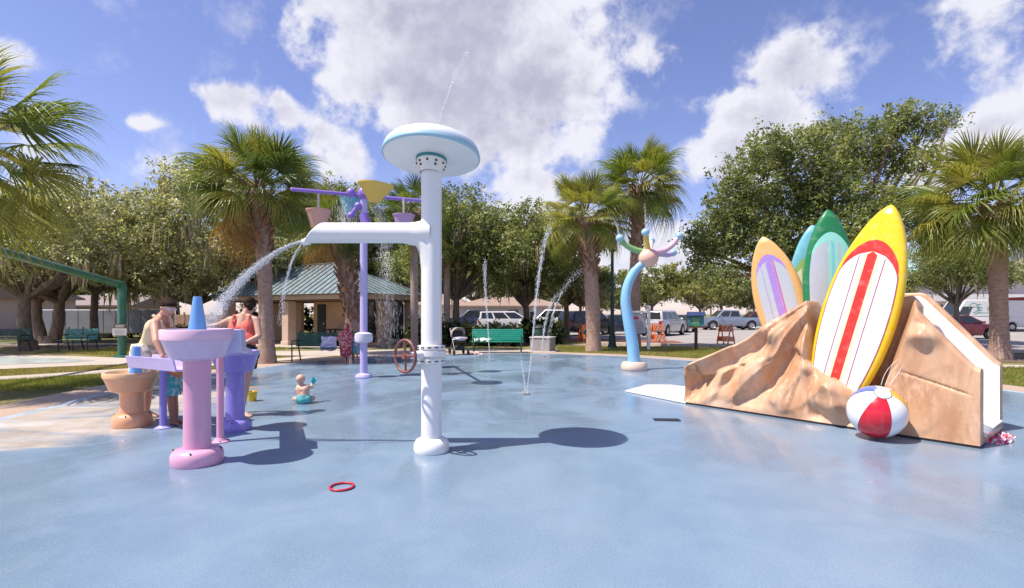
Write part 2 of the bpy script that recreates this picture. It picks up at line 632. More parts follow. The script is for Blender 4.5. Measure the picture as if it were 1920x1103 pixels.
# grass blades as stuff, only where blades can be told apart
def in_poly(pts, poly):
    x, y = pts[:, 0], pts[:, 1]
    ins = np.zeros(len(pts), bool)
    n = len(poly)
    for i in range(n):
        x1, y1 = poly[i]
        x2, y2 = poly[(i + 1) % n]
        c = ((y1 > y) != (y2 > y)) & (x < (x2 - x1) * (y - y1) / (y2 - y1 + 1e-9) + x1)
        ins ^= c
    return ins


M_blade = leaf_mat('grass_blade', (.20, .245, .04), (.33, .33, .08), .35, .5, 2.2)
M_blade_dry = leaf_mat('dry_grass_blade', (.36, .30, .11), (.46, .37, .16), .3, .6, 2.2)


def blades(name, poly, n, h, w_, dryness, z=-.05, avoid=()):
    poly = np.array(poly, float)
    lo, hi = poly.min(0), poly.max(0)
    p = rng.uniform(lo, hi, (n * 3, 2))
    p = p[in_poly(p, poly)]
    for a in avoid:
        p = p[~in_poly(p, a)]
    p = p[:n]
    n = len(p)
    a = rng.uniform(0, 2 * np.pi, n)
    hh = h * rng.uniform(.5, 1.25, n)
    ww = w_ * rng.uniform(.6, 1.3, n)
    lean = rng.uniform(0, .7, n) * hh
    la = rng.uniform(0, 2 * np.pi, n)
    v = np.zeros((n, 3, 3))
    v[:, 0, 0], v[:, 0, 1] = p[:, 0] - np.cos(a) * ww, p[:, 1] - np.sin(a) * ww
    v[:, 1, 0], v[:, 1, 1] = p[:, 0] + np.cos(a) * ww, p[:, 1] + np.sin(a) * ww
    v[:, 2, 0], v[:, 2, 1] = p[:, 0] + np.cos(la) * lean, p[:, 1] + np.sin(la) * lean
    v[:, 0:2, 2] = z
    v[:, 2, 2] = z + hh
    patch = np.sin(p[:, 0] * 1.1 + 1.3 * np.sin(p[:, 1] * .8)) + np.sin(p[:, 1] * 1.7 + p[:, 0] * .6)
    mi = ((rng.uniform(-1.2, 1.2, n) + patch * .7) < (dryness * 3 - 1.6)).astype(int)
    me = raw_mesh(name, v.reshape(-1, 3), np.arange(n * 3).reshape(-1, 3), [M_blade, M_blade_dry], mi)
    return tag(link(name, me), kind='stuff')


border_poly = [tuple(p) for p in grow(1.0)]
walk_poly = L_ + R_[::-1]
blades('grass', [(-22, 9.4), (-9.6, 10.2), (-8.6, 11.5), (-8.0, 14.2), (-9.2, 14.6), (-11, 12.7), (-12.6, 11.4), (-22, 10.9)], 34000, .075, .006, .15, avoid=[border_poly, walk_poly])
blades('grass', [(-22, 12.2), (-12.8, 12.6), (-8.4, 16.6), (-11.2, 15.5), (-12.4, 15.1), (-14.4, 13.8), (-22, 13.8)], 22000, .055, .007, .62, avoid=[walk_poly])
blades('grass', [(2.0, 20.0), (4.3, 18.6), (6.6, 16.8), (9.4, 14.2), (12.2, 15.8), (12.6, 22.2), (6.6, 23.8), (2.0, 25.0)], 42000, .06, .010, .42, avoid=[border_poly])
blades('grass', [(10.0, 12.2), (11.0, 9.4), (18, 9.4), (20, 13.9), (12.0, 14.8), (9.6, 14.0)], 40000, .08, .008, .05, avoid=[border_poly])
blades('grass', [(-18, 20), (-12, 17.6), (-7.6, 17.6), (-9.2, 19.4), (-10.2, 21), (-9, 23), (-18, 24.6)], 26000, .06, .010, .35, avoid=[border_poly])

# ------------------------------------------------------------------ vegetation
LEAF_A = [leaf_mat('oak_leaf_dark', (0.092, 0.126, 0.044), (0.140, 0.179, 0.062)), leaf_mat('oak_leaf_mid', (0.175, 0.218, 0.077), (0.244, 0.283, 0.100)),
          leaf_mat('oak_leaf_light', (0.311, 0.348, 0.131), (0.424, 0.438, 0.185))]
LEAF_G = [leaf_mat('grey_oak_leaf_dark', (0.160, 0.179, 0.095), (0.220, 0.234, 0.126)), leaf_mat('grey_oak_leaf_mid', (0.320, 0.344, 0.190), (0.421, 0.426, 0.251)),
          leaf_mat('grey_oak_leaf_light', (0.541, 0.554, 0.348), (0.620, 0.620, 0.472))]
LEAF_Y = [leaf_mat('far_leaf_dark', (0.168, 0.191, 0.061), (0.229, 0.248, 0.083)), leaf_mat('far_leaf_mid', (0.277, 0.300, 0.092), (0.356, 0.362, 0.124)),
          leaf_mat('far_leaf_light', (0.417, 0.414, 0.134), (0.536, 0.517, 0.186))]
LEAF_H = [leaf_mat('hedge_leaf_dark', (.018, .030, .012), (.026, .046, .016)), leaf_mat('hedge_leaf_mid', (.035, .055, .018), (.05, .075, .023)), leaf_mat('hedge_leaf_light', (.07, .09, .025), (.10, .12, .035))]
M_moss = leaf_mat('spanish_moss', (.32, .28, .19), (.44, .38, .27), .3, .8)
M_bark = mat('oak_bark', (.25, .19, .15), .9, (.12, .088, .07), 9, .7, bump=.9, bscale=14, stretch=(1, 1, .35))
M_barkpale = mat('pale_bark', (.27, .22, .175), .9, (.13, .105, .085), 9, .7, bump=.8, bscale=14, stretch=(1, 1, .4))


def leaf_cloud(name, lobes, n, size, mats, seed, clump=.38, per=22, flat=1.0):
    """n leaves in clumps spread through the volume of ellipsoid lobes; real leaf quads"""
    g = np.random.default_rng(seed)
    lob = np.array(lobes, float)
    vol = lob[:, 3] * lob[:, 4] * lob[:, 5]
    wts = vol ** .75
    wts /= wts.sum()
    nc = max(1, n // per)
    li = g.choice(len(lob), nc, p=wts)
    d = g.normal(size=(nc, 3))
    d /= np.linalg.norm(d, axis=1)[:, None]
    rad = g.uniform(.2, 1.0, nc) ** .5 * g.normal(1, .16, nc)
    c = lob[li, :3] + d * lob[li, 3:6] * rad[:, None]
    # twig sprays that stick out of the outline
    cs = clump * g.uniform(.5, 1.35, nc)
    ax = d * .8 + g.normal(0, .6, (nc, 3)) + np.array((0, 0, .25))
    ax /= np.linalg.norm(ax, axis=1)[:, None]
    k = per
    along = g.uniform(-.6, 1.0, (nc, k))
    off = g.normal(0, .38, (nc, k, 3)) * (1.15 - .7 * np.abs(along))[:, :, None]
    p = c[:, None, :] + (ax[:, None, :] * along[:, :, None] + off) * cs[:, None, None]
    p = p.reshape(-1, 3)
    N = len(p)
    nr = g.normal(size=(N, 3)) + np.array((0, 0, .7))
    nr /= np.linalg.norm(nr, axis=1)[:, None]
    t = np.cross(nr, g.normal(size=(N, 3)))
    t /= np.linalg.norm(t, axis=1)[:, None]
    b = np.cross(nr, t)
    s = (size * g.uniform(.6, 1.4, N))[:, None]
    v = np.stack([p - t * s, p - b * s * .45, p + t * s, p + b * s * .45], 1)
    tone = np.clip(np.repeat(g.choice(3, nc, p=(.38, .42, .20)), k) + (g.uniform(size=N) < .12) - (g.uniform(size=N) < .12), 0, 2)
    return raw_mesh(name, v.reshape(-1, 3), np.arange(N * 4).reshape(-1, 4), mats, tone)


def moss_mesh(lobes, n, seed, length=1.3):
    g = np.random.default_rng(seed)
    lob = np.array(lobes, float)
    V, F = [], []
    for i in range(n):
        l = lob[g.integers(len(lob))]
        a = g.uniform(0, 2 * np.pi)
        r = g.uniform(.3, .95)
        top = np.array((l[0] + math.cos(a) * l[3] * r, l[1] + math.sin(a) * l[4] * r, l[2] - l[5] * g.uniform(.1, .75)))
        ln = length * g.uniform(.4, 1.3)
        for q in range(g.integers(5, 10)):
            o = top + np.append(g.normal(0, .14, 2), g.normal(0, .15))
            w_ = g.uniform(.012, .04)
            ang = g.uniform(0, np.pi)
            dx, dy = math.cos(ang) * w_, math.sin(ang) * w_
            l2 = ln * g.uniform(.5, 1)
            sw = g.normal(0, .06, 2)
            k = len(V)
            V += [(o[0] - dx, o[1] - dy, o[2]), (o[0] + dx, o[1] + dy, o[2]), (o[0] + dx * 1.3 + sw[0], o[1] + dy * 1.3 + sw[1], o[2] - l2 * .6), (o[0] - dx * 1.3 + sw[0], o[1] - dy * 1.3 + sw[1], o[2] - l2 * .6),
                  (o[0] + dx * .2 + sw[0] * 1.5, o[1] + sw[1] * 1.5, o[2] - l2), (o[0] - dx * .2 + sw[0] * 1.5, o[1] + sw[1] * 1.5, o[2] - l2)]
            F += [(k, k + 1, k + 2, k + 3), (k + 3, k + 2, k + 4, k + 5)]
    return raw_mesh('spanish_moss', V, F, M_moss)


def limb(mb, a, b, r0, r1, wob, n=9, seg=6, g=random):
    a, b = Vector(a), Vector(b)
    pts, rr = [], []
    L = (b - a).length
    o1 = Vector((g.uniform(-1, 1), g.uniform(-1, 1), g.uniform(-.3, .6))) * wob * L
    for i in range(seg + 1):
        t = i / seg
        pts.append(a.lerp(b, t) + o1 * math.sin(math.pi * t) + Vector((g.uniform(-1, 1), g.uniform(-1, 1), 0)) * wob * L * .12 * (0 < i < seg))
        rr.append(r0 + (r1 - r0) * t ** .8)
    mb.tube(pts, rr, n)


def oak(label, x, y, h, spread, trunk_r, seed, leaves, fork=.3, mats=None, size=.16, moss=0, bark=None, group=None, lean=(0, 0), nl=11, low=.38, squash=.75, cat='tree', name='oak_tree', clump=.5, trunks=1, xs=1.0, spots=None):
    g = random.Random(seed)
    mats = mats or LEAF_A
    bark = bark or M_bark
    root = thing(name, label, cat, (x, y, -.05), 0, group)
    lobes = []
    trunk_r *= .82
    size, leaves, clump = size * .52, int(leaves * 2.05), clump * .72
    nl = int(nl * 1.7)
    for i in range(nl):
        a = 2.4 * i + g.uniform(-.4, .4)
        q = math.sqrt((i + .5) / nl)
        rr = spread * .76 * q
        zt = h * (low + (1 - low) * (.22 + .66 * g.random()) * (1 - .42 * q * q))
        s = spread * g.uniform(.17, .34)
        lobes.append((lean[0] * h + math.cos(a) * rr * xs, lean[1] * h + math.sin(a) * rr, zt, s * g.uniform(.9, 1.25) * xs, s, s * squash * g.uniform(.8, 1.15)))
    if spots:
        lobes = []
        for (px, py, rp) in spots:
            d = y + g.uniform(-2.2, 2.2)
            v = at(px, py, d)
            rm = rp / FPX * d
            lobes.append((v.x - x, v.y - y, v.z + .05, rm, rm * 1.2, rm * .85))
        h = max(l[2] + l[5] for l in lobes)
    top = max(l[2] + l[5] for l in lobes)
    for i, l in enumerate(lobes):
        lobes[i] = (l[0], l[1], l[2] + (h - top) * (l[2] / top), l[3], l[4], l[5])
    link('crown', leaf_cloud('crown', lobes, leaves, size, mats, seed, clump), root)
    mb = MB()
    for tr in range(trunks):
        ox = (tr - (trunks - 1) / 2) * trunk_r * 1.6
        fk = Vector((lean[0] * h * .3 + ox * 2.5, lean[1] * h * .3, h * fork))
        limb(mb, (ox, 0, -.1), fk, trunk_r * 1.05, trunk_r * .72, .05, 12, 7, g)
        mb.tube([(ox, 0, -.1), (ox, 0, .12), (ox, 0, .4)], [trunk_r * 1.5, trunk_r * 1.25, trunk_r * 1.05], 12)
        for i, l in enumerate(lobes):
            if i % trunks == tr:
                c = Vector(l[:3])
                limb(mb, fk + Vector((0, 0, -.2)), c, trunk_r * .55, trunk_r * .12, .10, 7, 6, g)
                for q in range(2):
                    e = c + Vector((g.uniform(-1, 1) * l[3], g.uniform(-1, 1) * l[4], g.uniform(0, .9) * l[5])) * .8
                    limb(mb, c.lerp(fk, .25), e, trunk_r * .16, trunk_r * .04, .1, 5, 4, g)
    mb.build('trunk', bark, root, 60)
    if moss:
        tag(link('hanging_moss', moss_mesh(lobes, moss, seed + 5, h * .16), root), kind='stuff')
    return root


GO = 'oaks behind the pavilion and benches'
oak('leaning grey oak with moss beside the far end bench', -20.6, 21.8, 7.6, 5.2, .34, 11, 16000, .32, LEAF_G, .15, 70, None, GO, (-.05, 0), low=.42)
oak('double-trunked dark oak in front of the grey trailer', -24.0, 26.5, 8.2, 5.2, .36, 12, 16000, .28, LEAF_G, .16, 120, None, GO, trunks=2, low=.32)
oak('slim-trunked mossy oak behind the green bench pair', -23.2, 28.5, 8.4, 4.6, .27, 13, 14000, .34, LEAF_G, .16, 120, M_barkpale, GO, low=.30)
oak('broad mossy oak rising behind the two bathers', -18.2, 29.5, 10.4, 6.6, .34, 14, 30000, .22, LEAF_G, .17, 150, None, GO, low=.14, nl=16)
oak('tall olive oak behind the clump of pavilion palms', -12.6, 34.0, 11.0, 6.4, .4, 15, 22000, .3, LEAF_A, .19, 50, None, GO, low=.3, nl=13)
oak('pale mossy oak standing left of the pavilion roof', -13.6, 27.8, 7.6, 3.6, .24, 16, 12000, .3, LEAF_G, .15, 60, None, GO, low=.26)
oak('dark oak behind the stroller right of the white post', -2.9, 26.5, 8.2, 4.2, .26, 17, 22000, .30, LEAF_A, .15, 26, None, GO, low=.24, nl=14)
oak('round dark oak behind the bright green bench', .75, 29.0, 8.0, 4.3, .27, 18, 22000, .27, LEAF_A, .16, 30, None, GO, low=.22, nl=14)
oak('smaller oak between the green bench and the leaning palm', 3.4, 32.0, 7.4, 3.8, .24, 19, 15000, .3, LEAF_A, .16, 24, None, GO, low=.3)
oak('bare-stemmed oak behind the pavilion gable', -7.2, 36, 9.2, 5.2, .3, 20, 15000, .3, LEAF_A, .19, 30, None, GO, low=.3)
oak('huge spreading oak towering behind the surfboards', 14.0, 22.6, 10.6, 6.4, .42, 23, 38000, .26, LEAF_A, .145, 0, None, 'large oaks at the right', (.0, .0), nl=18, low=.30, squash=.68, clump=.55, spots=[(1345, 440, 52), (1318, 490, 34), (1300, 455, 24), (1400, 345, 55), (1370, 390, 45), (1440, 285, 45), (1505, 290, 55), (1560, 258, 42), (1622, 262, 42), (1688, 222, 34), (1735, 236, 34), (1778, 228, 20), (1676, 300, 42), (1480, 390, 66), (1560, 360, 60), (1420, 450, 58), (1600, 430, 58), (1652, 380, 44), (1520, 470, 58), (1710, 395, 46), (1592, 318, 42), (1740, 300, 30), (1760, 420, 40), (1350, 520, 30), (1460, 500, 40)])
oak('small street oak with slim trunk before the white van', 23.6, 27.2, 5.2, 3.1, .19, 24, 15000, .42, LEAF_A, .13, 14, M_barkpale, 'street oaks along the parking lot', nl=10, low=.5, squash=.6)
oak('pale street oak beyond the thick palm', 40.0, 36, 7.0, 3.8, .2, 25, 11000, .5, LEAF_G, .16, 6, M_barkpale, 'street oaks along the parking lot', nl=9, low=.58)
oak('thin young tree by the black sport utility car', 4.15, 30.5, 4.4, 1.9, .09, 26, 4200, .5, LEAF_G, .13, 12, M_barkpale, 'street oaks along the parking lot', nl=7, low=.5)

far0 = oak('yellowish far tree behind the parked silver car', 17, 62, 7.6, 5.2, .26, 31, 9000, .34, LEAF_Y, .27, 30, M_barkpale, 'low trees beyond the parking lot', name='far_tree', low=.28)
far1 = oak('olive far tree behind the gray pickup truck', 27, 66, 8.0, 5.6, .26, 32, 9000, .34, LEAF_A, .28, 30, M_barkpale, 'low trees beyond the parking lot', name='far_tree', low=.28)
for src, x, y, s, rz, lab in ((far0, 8.5, 64, 1.0, 1.2, 'yellowish far tree above the white sign board'), (far1, 12.4, 58, .8, 2.2, 'small far tree above the orange barricade by the sign'),
                              (far0, 22, 60, .85, 3.1, 'rounded far tree just behind the little book box'), (far1, 33, 70, .95, .8, 'olive far tree behind the dark red pickup'),
                              (far0, 39, 74, 1.05, 4.4, 'far tree seen through the gap beside the orange surfboard'), (far1, 2.5, 66, 1.15, 5.0, 'far tree behind the tan-roofed house'),
                              (far0, -5, 70, 1.3, 2.7, 'tall far tree behind the parked white minivan'), (far1, -14, 66, 1.25, 3.7, 'far tree filling the gap beside the pavilion'),
                              (far0, -26, 56, 1.15, .4, 'far tree behind the grey trailer roof'), (far1, -38, 58, 1.2, 1.9, 'far tree behind the pinkish house'),
                              (far0, 47, 66, .8, 5.7, 'far tree in front of the pink storefront'), (far1, -50, 60, 1.2, 2.9, 'far tree at the end of the pink house')):
    dup(src, (x, y, -.05), rz, s, lab)


def hedge(label, a, b, h, th, n, seed, group='clipped hedges'):
    a, b = Vector((*a, 0)), Vector((*b, 0))
    root = thing('hedge', label, 'hedge', a, 0, group)
    L = (b - a).length
    k = max(3, int(L / .8))
    lobes = [(*((b - a) * (i + .5) / k + Vector((0, 0, h * .5))), L / k * .75, th, h * .5) for i in range(k)]
    link('foliage', leaf_cloud('foliage', lobes, n, .085, LEAF_H, seed, .22), root)
    mb = MB()
    for i in range(k):
        p = (b - a) * (i + .5) / k
        for q in range(3):
            e = p + Vector((random.uniform(-.3, .3), random.uniform(-.2, .2), h * .75))
            mb.tube([p, e], [.02, .008], 5)
    mb.build('stem', M_bark, root)
    return root


hedge('dark clipped hedge behind the bright green bench', (-3.6, 24.6), (.4, 24.2), 1.0, .5, 7000, 41)
hedge('dark rounded shrub row right of the green bench', (.6, 26.0), (2.4, 25.2), 1.25, .6, 5200, 42)
hedge('dark shrubs seen through the open end of the pavilion', (-17.5, 32.5), (-11.0, 33.6), 2.2, .8, 9000, 45)
hedge('low dark shrubs beneath the pinkish house', (-30, 34), (-18, 32), .9, .6, 5200, 43)
hedge('dark shrub mass behind the stroller', (-4.6, 23.2), (-3.2, 23.6), 1.3, .6, 4200, 44)

# ---- cabbage palms: trunk, old leaf bases, fan fronds
FR = [leaf_mat('palm_frond_green', (0.140, 0.203, 0.035), (0.234, 0.288, 0.056), .32, .36, 1.5), leaf_mat('palm_frond_olive', (0.258, 0.281, 0.056), (0.406, 0.383, 0.109), .32, .38, 1.5),
      leaf_mat('palm_frond_dark', (0.078, 0.125, 0.028), (0.125, 0.175, 0.037), .3, .36, 1.5), leaf_mat('palm_frond_yellow', (0.484, 0.437, 0.125), (0.624, 0.546, 0.203), .35, .5, 1.5)]
DEAD = leaf_mat('dead_frond_tan', (.36, .20, .065), (.46, .30, .13), .3, .7, 1.5)
M_petiole = mat('frond_stalk', (.19, .21, .065), .5, (.25, .24, .10), 4)
M_palmtrunk = mat('palm_trunk', (.48, .33, .26), .9, (.27, .175, .135), 7, .7, bump=.9, bscale=16, stretch=(1, 1, 2.2))
M_palmgrey = mat('palm_trunk_grey', (.40, .33, .28), .9, (.24, .18, .15), 7, .7, bump=.9, bscale=16, stretch=(1, 1, 2.2))
M_boot = mat('palm_boot', (.36, .19, .115), .9, (.17, .085, .052), 8, .6, bump=.6, bscale=20)


def frond_mesh(seed, pet, fan, droop, leafm, nleaf=40, curl=.35, spread=2.0):
    """costapalmate fan leaf: stalk along +X, then leaflets that radiate and droop"""
    g = random.Random(seed)
    V, F, Mi = [], [], []

    def quad(a, b, c, d, m):
        k = len(V)
        V.extend((a, b, c, d))
        F.append((k, k + 1, k + 2, k + 3))
        Mi.append(m)
    # stalk: a thin arched triangular tube
    prev = None
    for i in range(6):
        t = i / 5
        x, z = pet * t, -.12 * pet * t * t
        r = .022 * (1 - .45 * t)
        ring = [Vector((x, -r, z)), Vector((x, r, z)), Vector((x, 0, z + r * 1.1))]
        if prev:
            for q in range(3):
                quad(prev[q], prev[(q + 1) % 3], ring[(q + 1) % 3], ring[q], 1)
        prev = ring
    hub = Vector((pet, 0, -.12 * pet))
    for i in range(nleaf):
        u = (i + .5) / nleaf * 2 - 1
        th = u * spread + g.uniform(-.05, .05)
        # leaflets spring from points along the costa
        st = hub + Vector((fan * .28 * (1 - abs(u)) ** 1.2, 0, -.10 * fan * (1 - abs(u))))
        L = fan * (1.0 - .30 * abs(u) ** 1.5) * g.uniform(.88, 1.08)
        d = Vector((math.cos(th), math.sin(th), .20 * math.cos(u * 3) * curl))
        d.normalize()
        side = Vector((-math.sin(th), math.cos(th), 0))
        w0 = .0115 * fan + .003
        last = None
        dr = droop * g.uniform(.7, 1.4)
        tw = g.uniform(-.5, .5)
        for k in range(6):
            t = k / 5
            p = st + d * (L * (t - .16 * t ** 4)) - Vector((0, 0, 1)) * (dr * L * (.55 * t ** 2 + .75 * t ** 4)) + side * (tw * .06 * L * t * t)
            ww = w0 * (.55 + 2.0 * t if t < .35 else 1.25 * (1 - t) / .65 + .05)
            lift = Vector((0, 0, ww * .7))
            row = (p - side * ww + lift, p, p + side * ww + lift)
            if last:
                quad(last[0], last[1], row[1], row[0], 0)
                quad(last[1], last[2], row[2], row[1], 0)
            last = row
    return raw_mesh('frond', V, F, [leafm, M_petiole if leafm is not DEAD else M_boot], Mi)


FROND = {k: [frond_mesh(100 * j + i, .80, 1.02, dr, FR[k], 48, .35, sp) for i, (dr, sp) in enumerate(((.16, 1.7), (.38, 1.9), (.66, 1.9)))] for j, k in enumerate(range(4))}
DEADF = [frond_mesh(900 + i, .85, .95, .75, DEAD, 32, .1, 1.7) for i in range(2)]


def palm(label, x, y, zc, rad, rt, nf, seed, tones=(0, 0, 1, 2), dead=0, boots=(.62, 1.0), group='cabbage palms around the splash pad', grey=False, lean=(0, 0), up=.0, low=-34):
    g = random.Random(seed)
    rad *= .93
    root = thing('palm_tree', label, 'palm', (x, y, -.05), 0, group)
    H = zc - .25
    mb = MB()
    pts, rr = [], []
    N = 34
    for i in range(N + 1):
        t = i / N
        pts.append((lean[0] * t * t, lean[1] * t * t, H * t))
        flare = 1 + .32 * max(0, 1 - t * 9)
        rr.append(rt * flare * (1 + .06 * math.sin(t * 9 + seed)) * (1 + .05 * (i % 2)))
    mb.tube(pts, rr, 16)
    mb.build('trunk', M_palmgrey if grey else M_palmtrunk, root, 60)
    # criss-cross stubs of old leaf stalks
    mb = MB()
    nb = int(46 * (boots[1] - boots[0]) / .3)
    for i in range(nb):
        t = boots[0] + (boots[1] - boots[0]) * (i + g.random()) / nb
        a = i * 2.4 + g.uniform(-.2, .2)
        c = Vector((lean[0] * t * t, lean[1] * t * t, H * t))
        d = Vector((math.cos(a), math.sin(a), 0))
        gr = .5 + 1.0 * (t - boots[0]) / (boots[1] - boots[0] + 1e-6)
        p0, p1 = c + d * rt * .8, c + d * (rt + .10 * gr) + Vector((0, 0, .16)) + Vector((-d.y, d.x, 0)) * g.uniform(-.12, .12)
        p2 = p1 + d * .09 * gr + Vector((0, 0, .15 * gr)) + Vector((-d.y, d.x, 0)) * g.uniform(-.08, .08)
        mb.tube([p0, p1, p2], [.065, .05, .03], 5)
    tag(mb.build('leaf_base', M_boot, root, 50), kind='stuff')
    top = Vector((lean[0], lean[1], zc - .1))
    s = rad / 1.95
    nf = int(nf * 1.35)
    for i in range(nf):
        q = (i + .5) / nf
        el = 78 - (78 - low) * q ** .85 + g.uniform(-9, 9) + up * (1 - q)
        az = i * 137.5 + g.uniform(-14, 14)
        tone = g.choice(tones)
        var = 0 if el > 45 else (1 if el > -5 else 2)
        if g.random() < .25:
            var = g.randrange(3)
        o = link('frond', FROND[tone][var], root)
        o.location = top + Vector((math.cos(R(az)) * rt * .5, math.sin(R(az)) * rt * .5, .25 - .55 * q))
        o.rotation_euler = (R(g.uniform(-40, 40)), -R(el), R(az))
        k = s * g.uniform(.78, 1.12) * (.85 + .15 * min(1, q * 3))
        o.scale = (k, k, k)
    for i in range(dead):
        az = g.uniform(100, 260) if dead > 4 else g.uniform(0, 360)
        o = link('dead_frond', DEADF[i % 2], root)
        o.location = top + Vector((math.cos(R(az)) * rt * .6, math.sin(R(az)) * rt * .6, -.35))
        o.rotation_euler = (R(g.uniform(-20, 20)), R(g.uniform(8, 55)), R(az))
        o.scale = (s * g.uniform(.9, 1.12),) * 3
    return root


def px_x(px, d):
    return (px - HX) / FPX * d


palm('cabbage palm with tan dead fronds left of the pavilion', px_x(500, 15.6), 15.6, 5.55, 2.15, .21, 42, 1, (0, 0, 2, 1), 9, (.62, 1), lean=(-.25, 0), low=-22)
palm('nearest cabbage palm hanging in over the lawn', -10.5, 9.7, 4.75, 2.75, .2, 24, 2, (0, 1, 1, 2), 0, (.6, 1))
palm('rough brown palm before the pavilion corner', px_x(662, 19), 19, 5.0, 1.75, .24, 30, 3, (2, 1, 0, 2), 6, (.25, 1), low=-26, lean=(-.7, 0))
palm('thin dark palm behind the white post', px_x(777, 21), 21, 5.9, 1.75, .15, 30, 4, (2, 2, 0), 2, (.75, 1), grey=True, low=-40)
palm('leaning cabbage palm left of the curved blue post', px_x(1113, 21), 21, 5.7, 2.15, .28, 42, 5, (1, 0, 1, 1), 1, (.55, .98), lean=(-.35, 0))
palm('tall cabbage palm behind the curved blue post', px_x(1188, 23), 23, 7.5, 2.35, .26, 44, 6, (0, 1, 1, 2), 1, (.6, 1), lean=(.3, 0))
palm('thick-trunked palm right of the surfboard slide', px_x(1874, 17.5), 17.5, 5.5, 2.85, .255, 48, 8, (1, 0, 1, 0), 0, (.72, 1), lean=(-.2, 0))
palm('short palm half hidden behind the mushroom post', px_x(838, 25), 25, 5.1, 1.6, .15, 24, 9, (0, 1, 2), 2, (.8, 1), grey=True)

# ------------------------------------------------------------------ pavilion
M_roof = mat('green_metal_roof', (.235, .29, .305), .36, (.19, .245, .265), 2, .4, metal=.15)
M_rib = mat('roof_seam', (.06, .10, .105), .4)
M_fascia = mat('tan_fascia', (.48, .35, .25), .6)
M_stucco = mat('tan_block_wall', (.60, .40, .25), .85, (.52, .34, .205), 3, .5, bump=.3)
M_column = mat('pale_tan_column', (.58, .43, .34), .8, (.50, .37, .29), 4, .5, bump=.3)
M_dark = mat('dark_door', (.012, .016, .014), .5)
M_soffit = mat('brown_soffit', (.13, .075, .05), .7)
M_glassd = mat('dark_window_glass', (.03, .04, .045), .08)
M_white = mat('white_paint', (.80, .79, .77), .35, (.74, .73, .71), 3, .5)

ang = math.atan2(.486, -.874)
pav = thing('picnic_pavilion', 'tan park pavilion with ribbed green hip roof behind the palms', 'pavilion', (-6.7, 22.0, -.03), 0)
pav.rotation_euler = (0, 0, ang)        # local +x runs along the long eave away to the left, local -y is into the building
LL, WW, EH, AP = 10.4, 4.7, 2.42, 4.05
RX0, RX1, MY = 4.0, 6.1, -WW / 2
mb = MB()
mb.box((LL / 2, MY, EH - .13), (LL, WW, .22))
rf_f = mb.build('fascia', M_fascia, pav, bevel=.015)
mb = MB()
mb.box((LL / 2, MY, EH - .27), (LL - .3, WW - .3, .05))
mb.build('soffit', M_soffit, pav)
corners = [Vector((-.12, .12, EH)), Vector((LL + .12, .12, EH)), Vector((LL + .12, -WW - .12, EH)), Vector((-.12, -WW - .12, EH))]
r0, r1 = Vector((RX0, MY, AP)), Vector((RX1, MY, AP))
roofroot = MB()
roofroot.add(corners + [r0, r1], [(0, 1, 5, 4), (1, 2, 5), (2, 3, 4, 5), (3, 0, 4)])
roof = roofroot.build('roof', M_rib, pav, smooth=None)


def roof_strips(c0, c1, ta, tb, n):
    """pans of one roof face between the eave c0-c1 and the ridge ta-tb"""
    e = (c1 - c0)
    L = e.length
    e.normalize()
    nrm = e.cross((ta - c0)).normalized()
    if nrm.z < 0:
        nrm = -nrm
    slope = (nrm.cross(e)).normalized()
    if slope.z < 0:
        slope = -slope
    sa, sb = (ta - c0).dot(e), (tb - c0).dot(e)
    hgt = (ta - c0).dot(slope)

    def top(u):
        if u < sa:
            return hgt * u / sa
        if u > sb:
            return hgt * (L - u) / (L - sb)
        return hgt
    for i in range(n):
        u0, u1 = L * i / n + .018, L * (i + 1) / n - .018
        h0, h1 = max(.02, top(u0)), max(.02, top(u1))
        us = [u0, u1]
        poly = [(u0, -.03), (u1, -.03), (u1, h1 - .02)]
        for b in (sb, sa):
            if u0 < b < u1:
                poly.append((b, hgt - .02))
        poly.append((u0, h0 - .02))
        mbp = MB()
        lo = [c0 + e * u + slope * h + nrm * .004 for u, h in poly]
        hi = [p + nrm * .018 for p in lo]
        k = len(poly)
        mbp.add(lo + hi, [tuple(reversed(range(k))), tuple(range(k, 2 * k))] + [(j, (j + 1) % k, (j + 1) % k + k, j + k) for j in range(k)])
        # raised seam on the right edge of each pan
        a, b = c0 + e * (u1 + .018) + nrm * .03, c0 + e * (u1 + .018) + slope * max(.05, top(u1) - .03) + nrm * .03
        mbp.bar(a, b, .028, .05, 1, up=tuple(nrm))
        mbp.build('roof_panel', [M_roof, M_rib], roof, smooth=None)


roof_strips(corners[0], corners[1], r0, r1, 26)
roof_strips(corners[3], corners[0], r0, r0, 12)
mb = MB()
for a, b in ((corners[0], r0), (corners[1], r1), (r0, r1), (corners[3], r0)):
    mb.bar(a + Vector((0, 0, .04)), b + Vector((0, 0, .04)), .16, .05)
mb.build('ridge_cap', M_roof, roof, bevel=.01)
for cx, cy in ((.55, -.5), (5.0, -.5), (9.8, -.5), (.55, -WW + .5), (5.0, -WW + .5), (.55, -WW / 2)):
    mb = MB()
    mb.box((cx, cy, (EH - .3) / 2), (.46, .46, EH - .3))
    mb.box((cx, cy, .1), (.54, .54, .2))
    mb.build('column', M_column, pav, bevel=.02)
mb = MB()
mb.box((3.3, -2.5, (EH - .3) / 2), (4.5, .2, EH - .3))
wl_ = mb.build('wall', M_stucco, pav)
MB().box((1.15, -3.4, (EH - .3) / 2), (.2, 1.6, EH - .3)).build('wall', M_stucco, pav)
MB().box((8.6, -3.2, (EH - .3) / 2), (2.4, .2, EH - .3)).build('wall', M_stucco, pav)
for i in range(9):
    mbj = MB()
    mbj.box((3.3, -2.397, .22 + i * .22), (4.48, .006, .205))
    mbj.build('block_course', M_stucco, wl_, smooth=None, bevel=.004)
mb = MB()
mb.box((4.92, -2.385, 1.0), (.62, .05, 2.0))
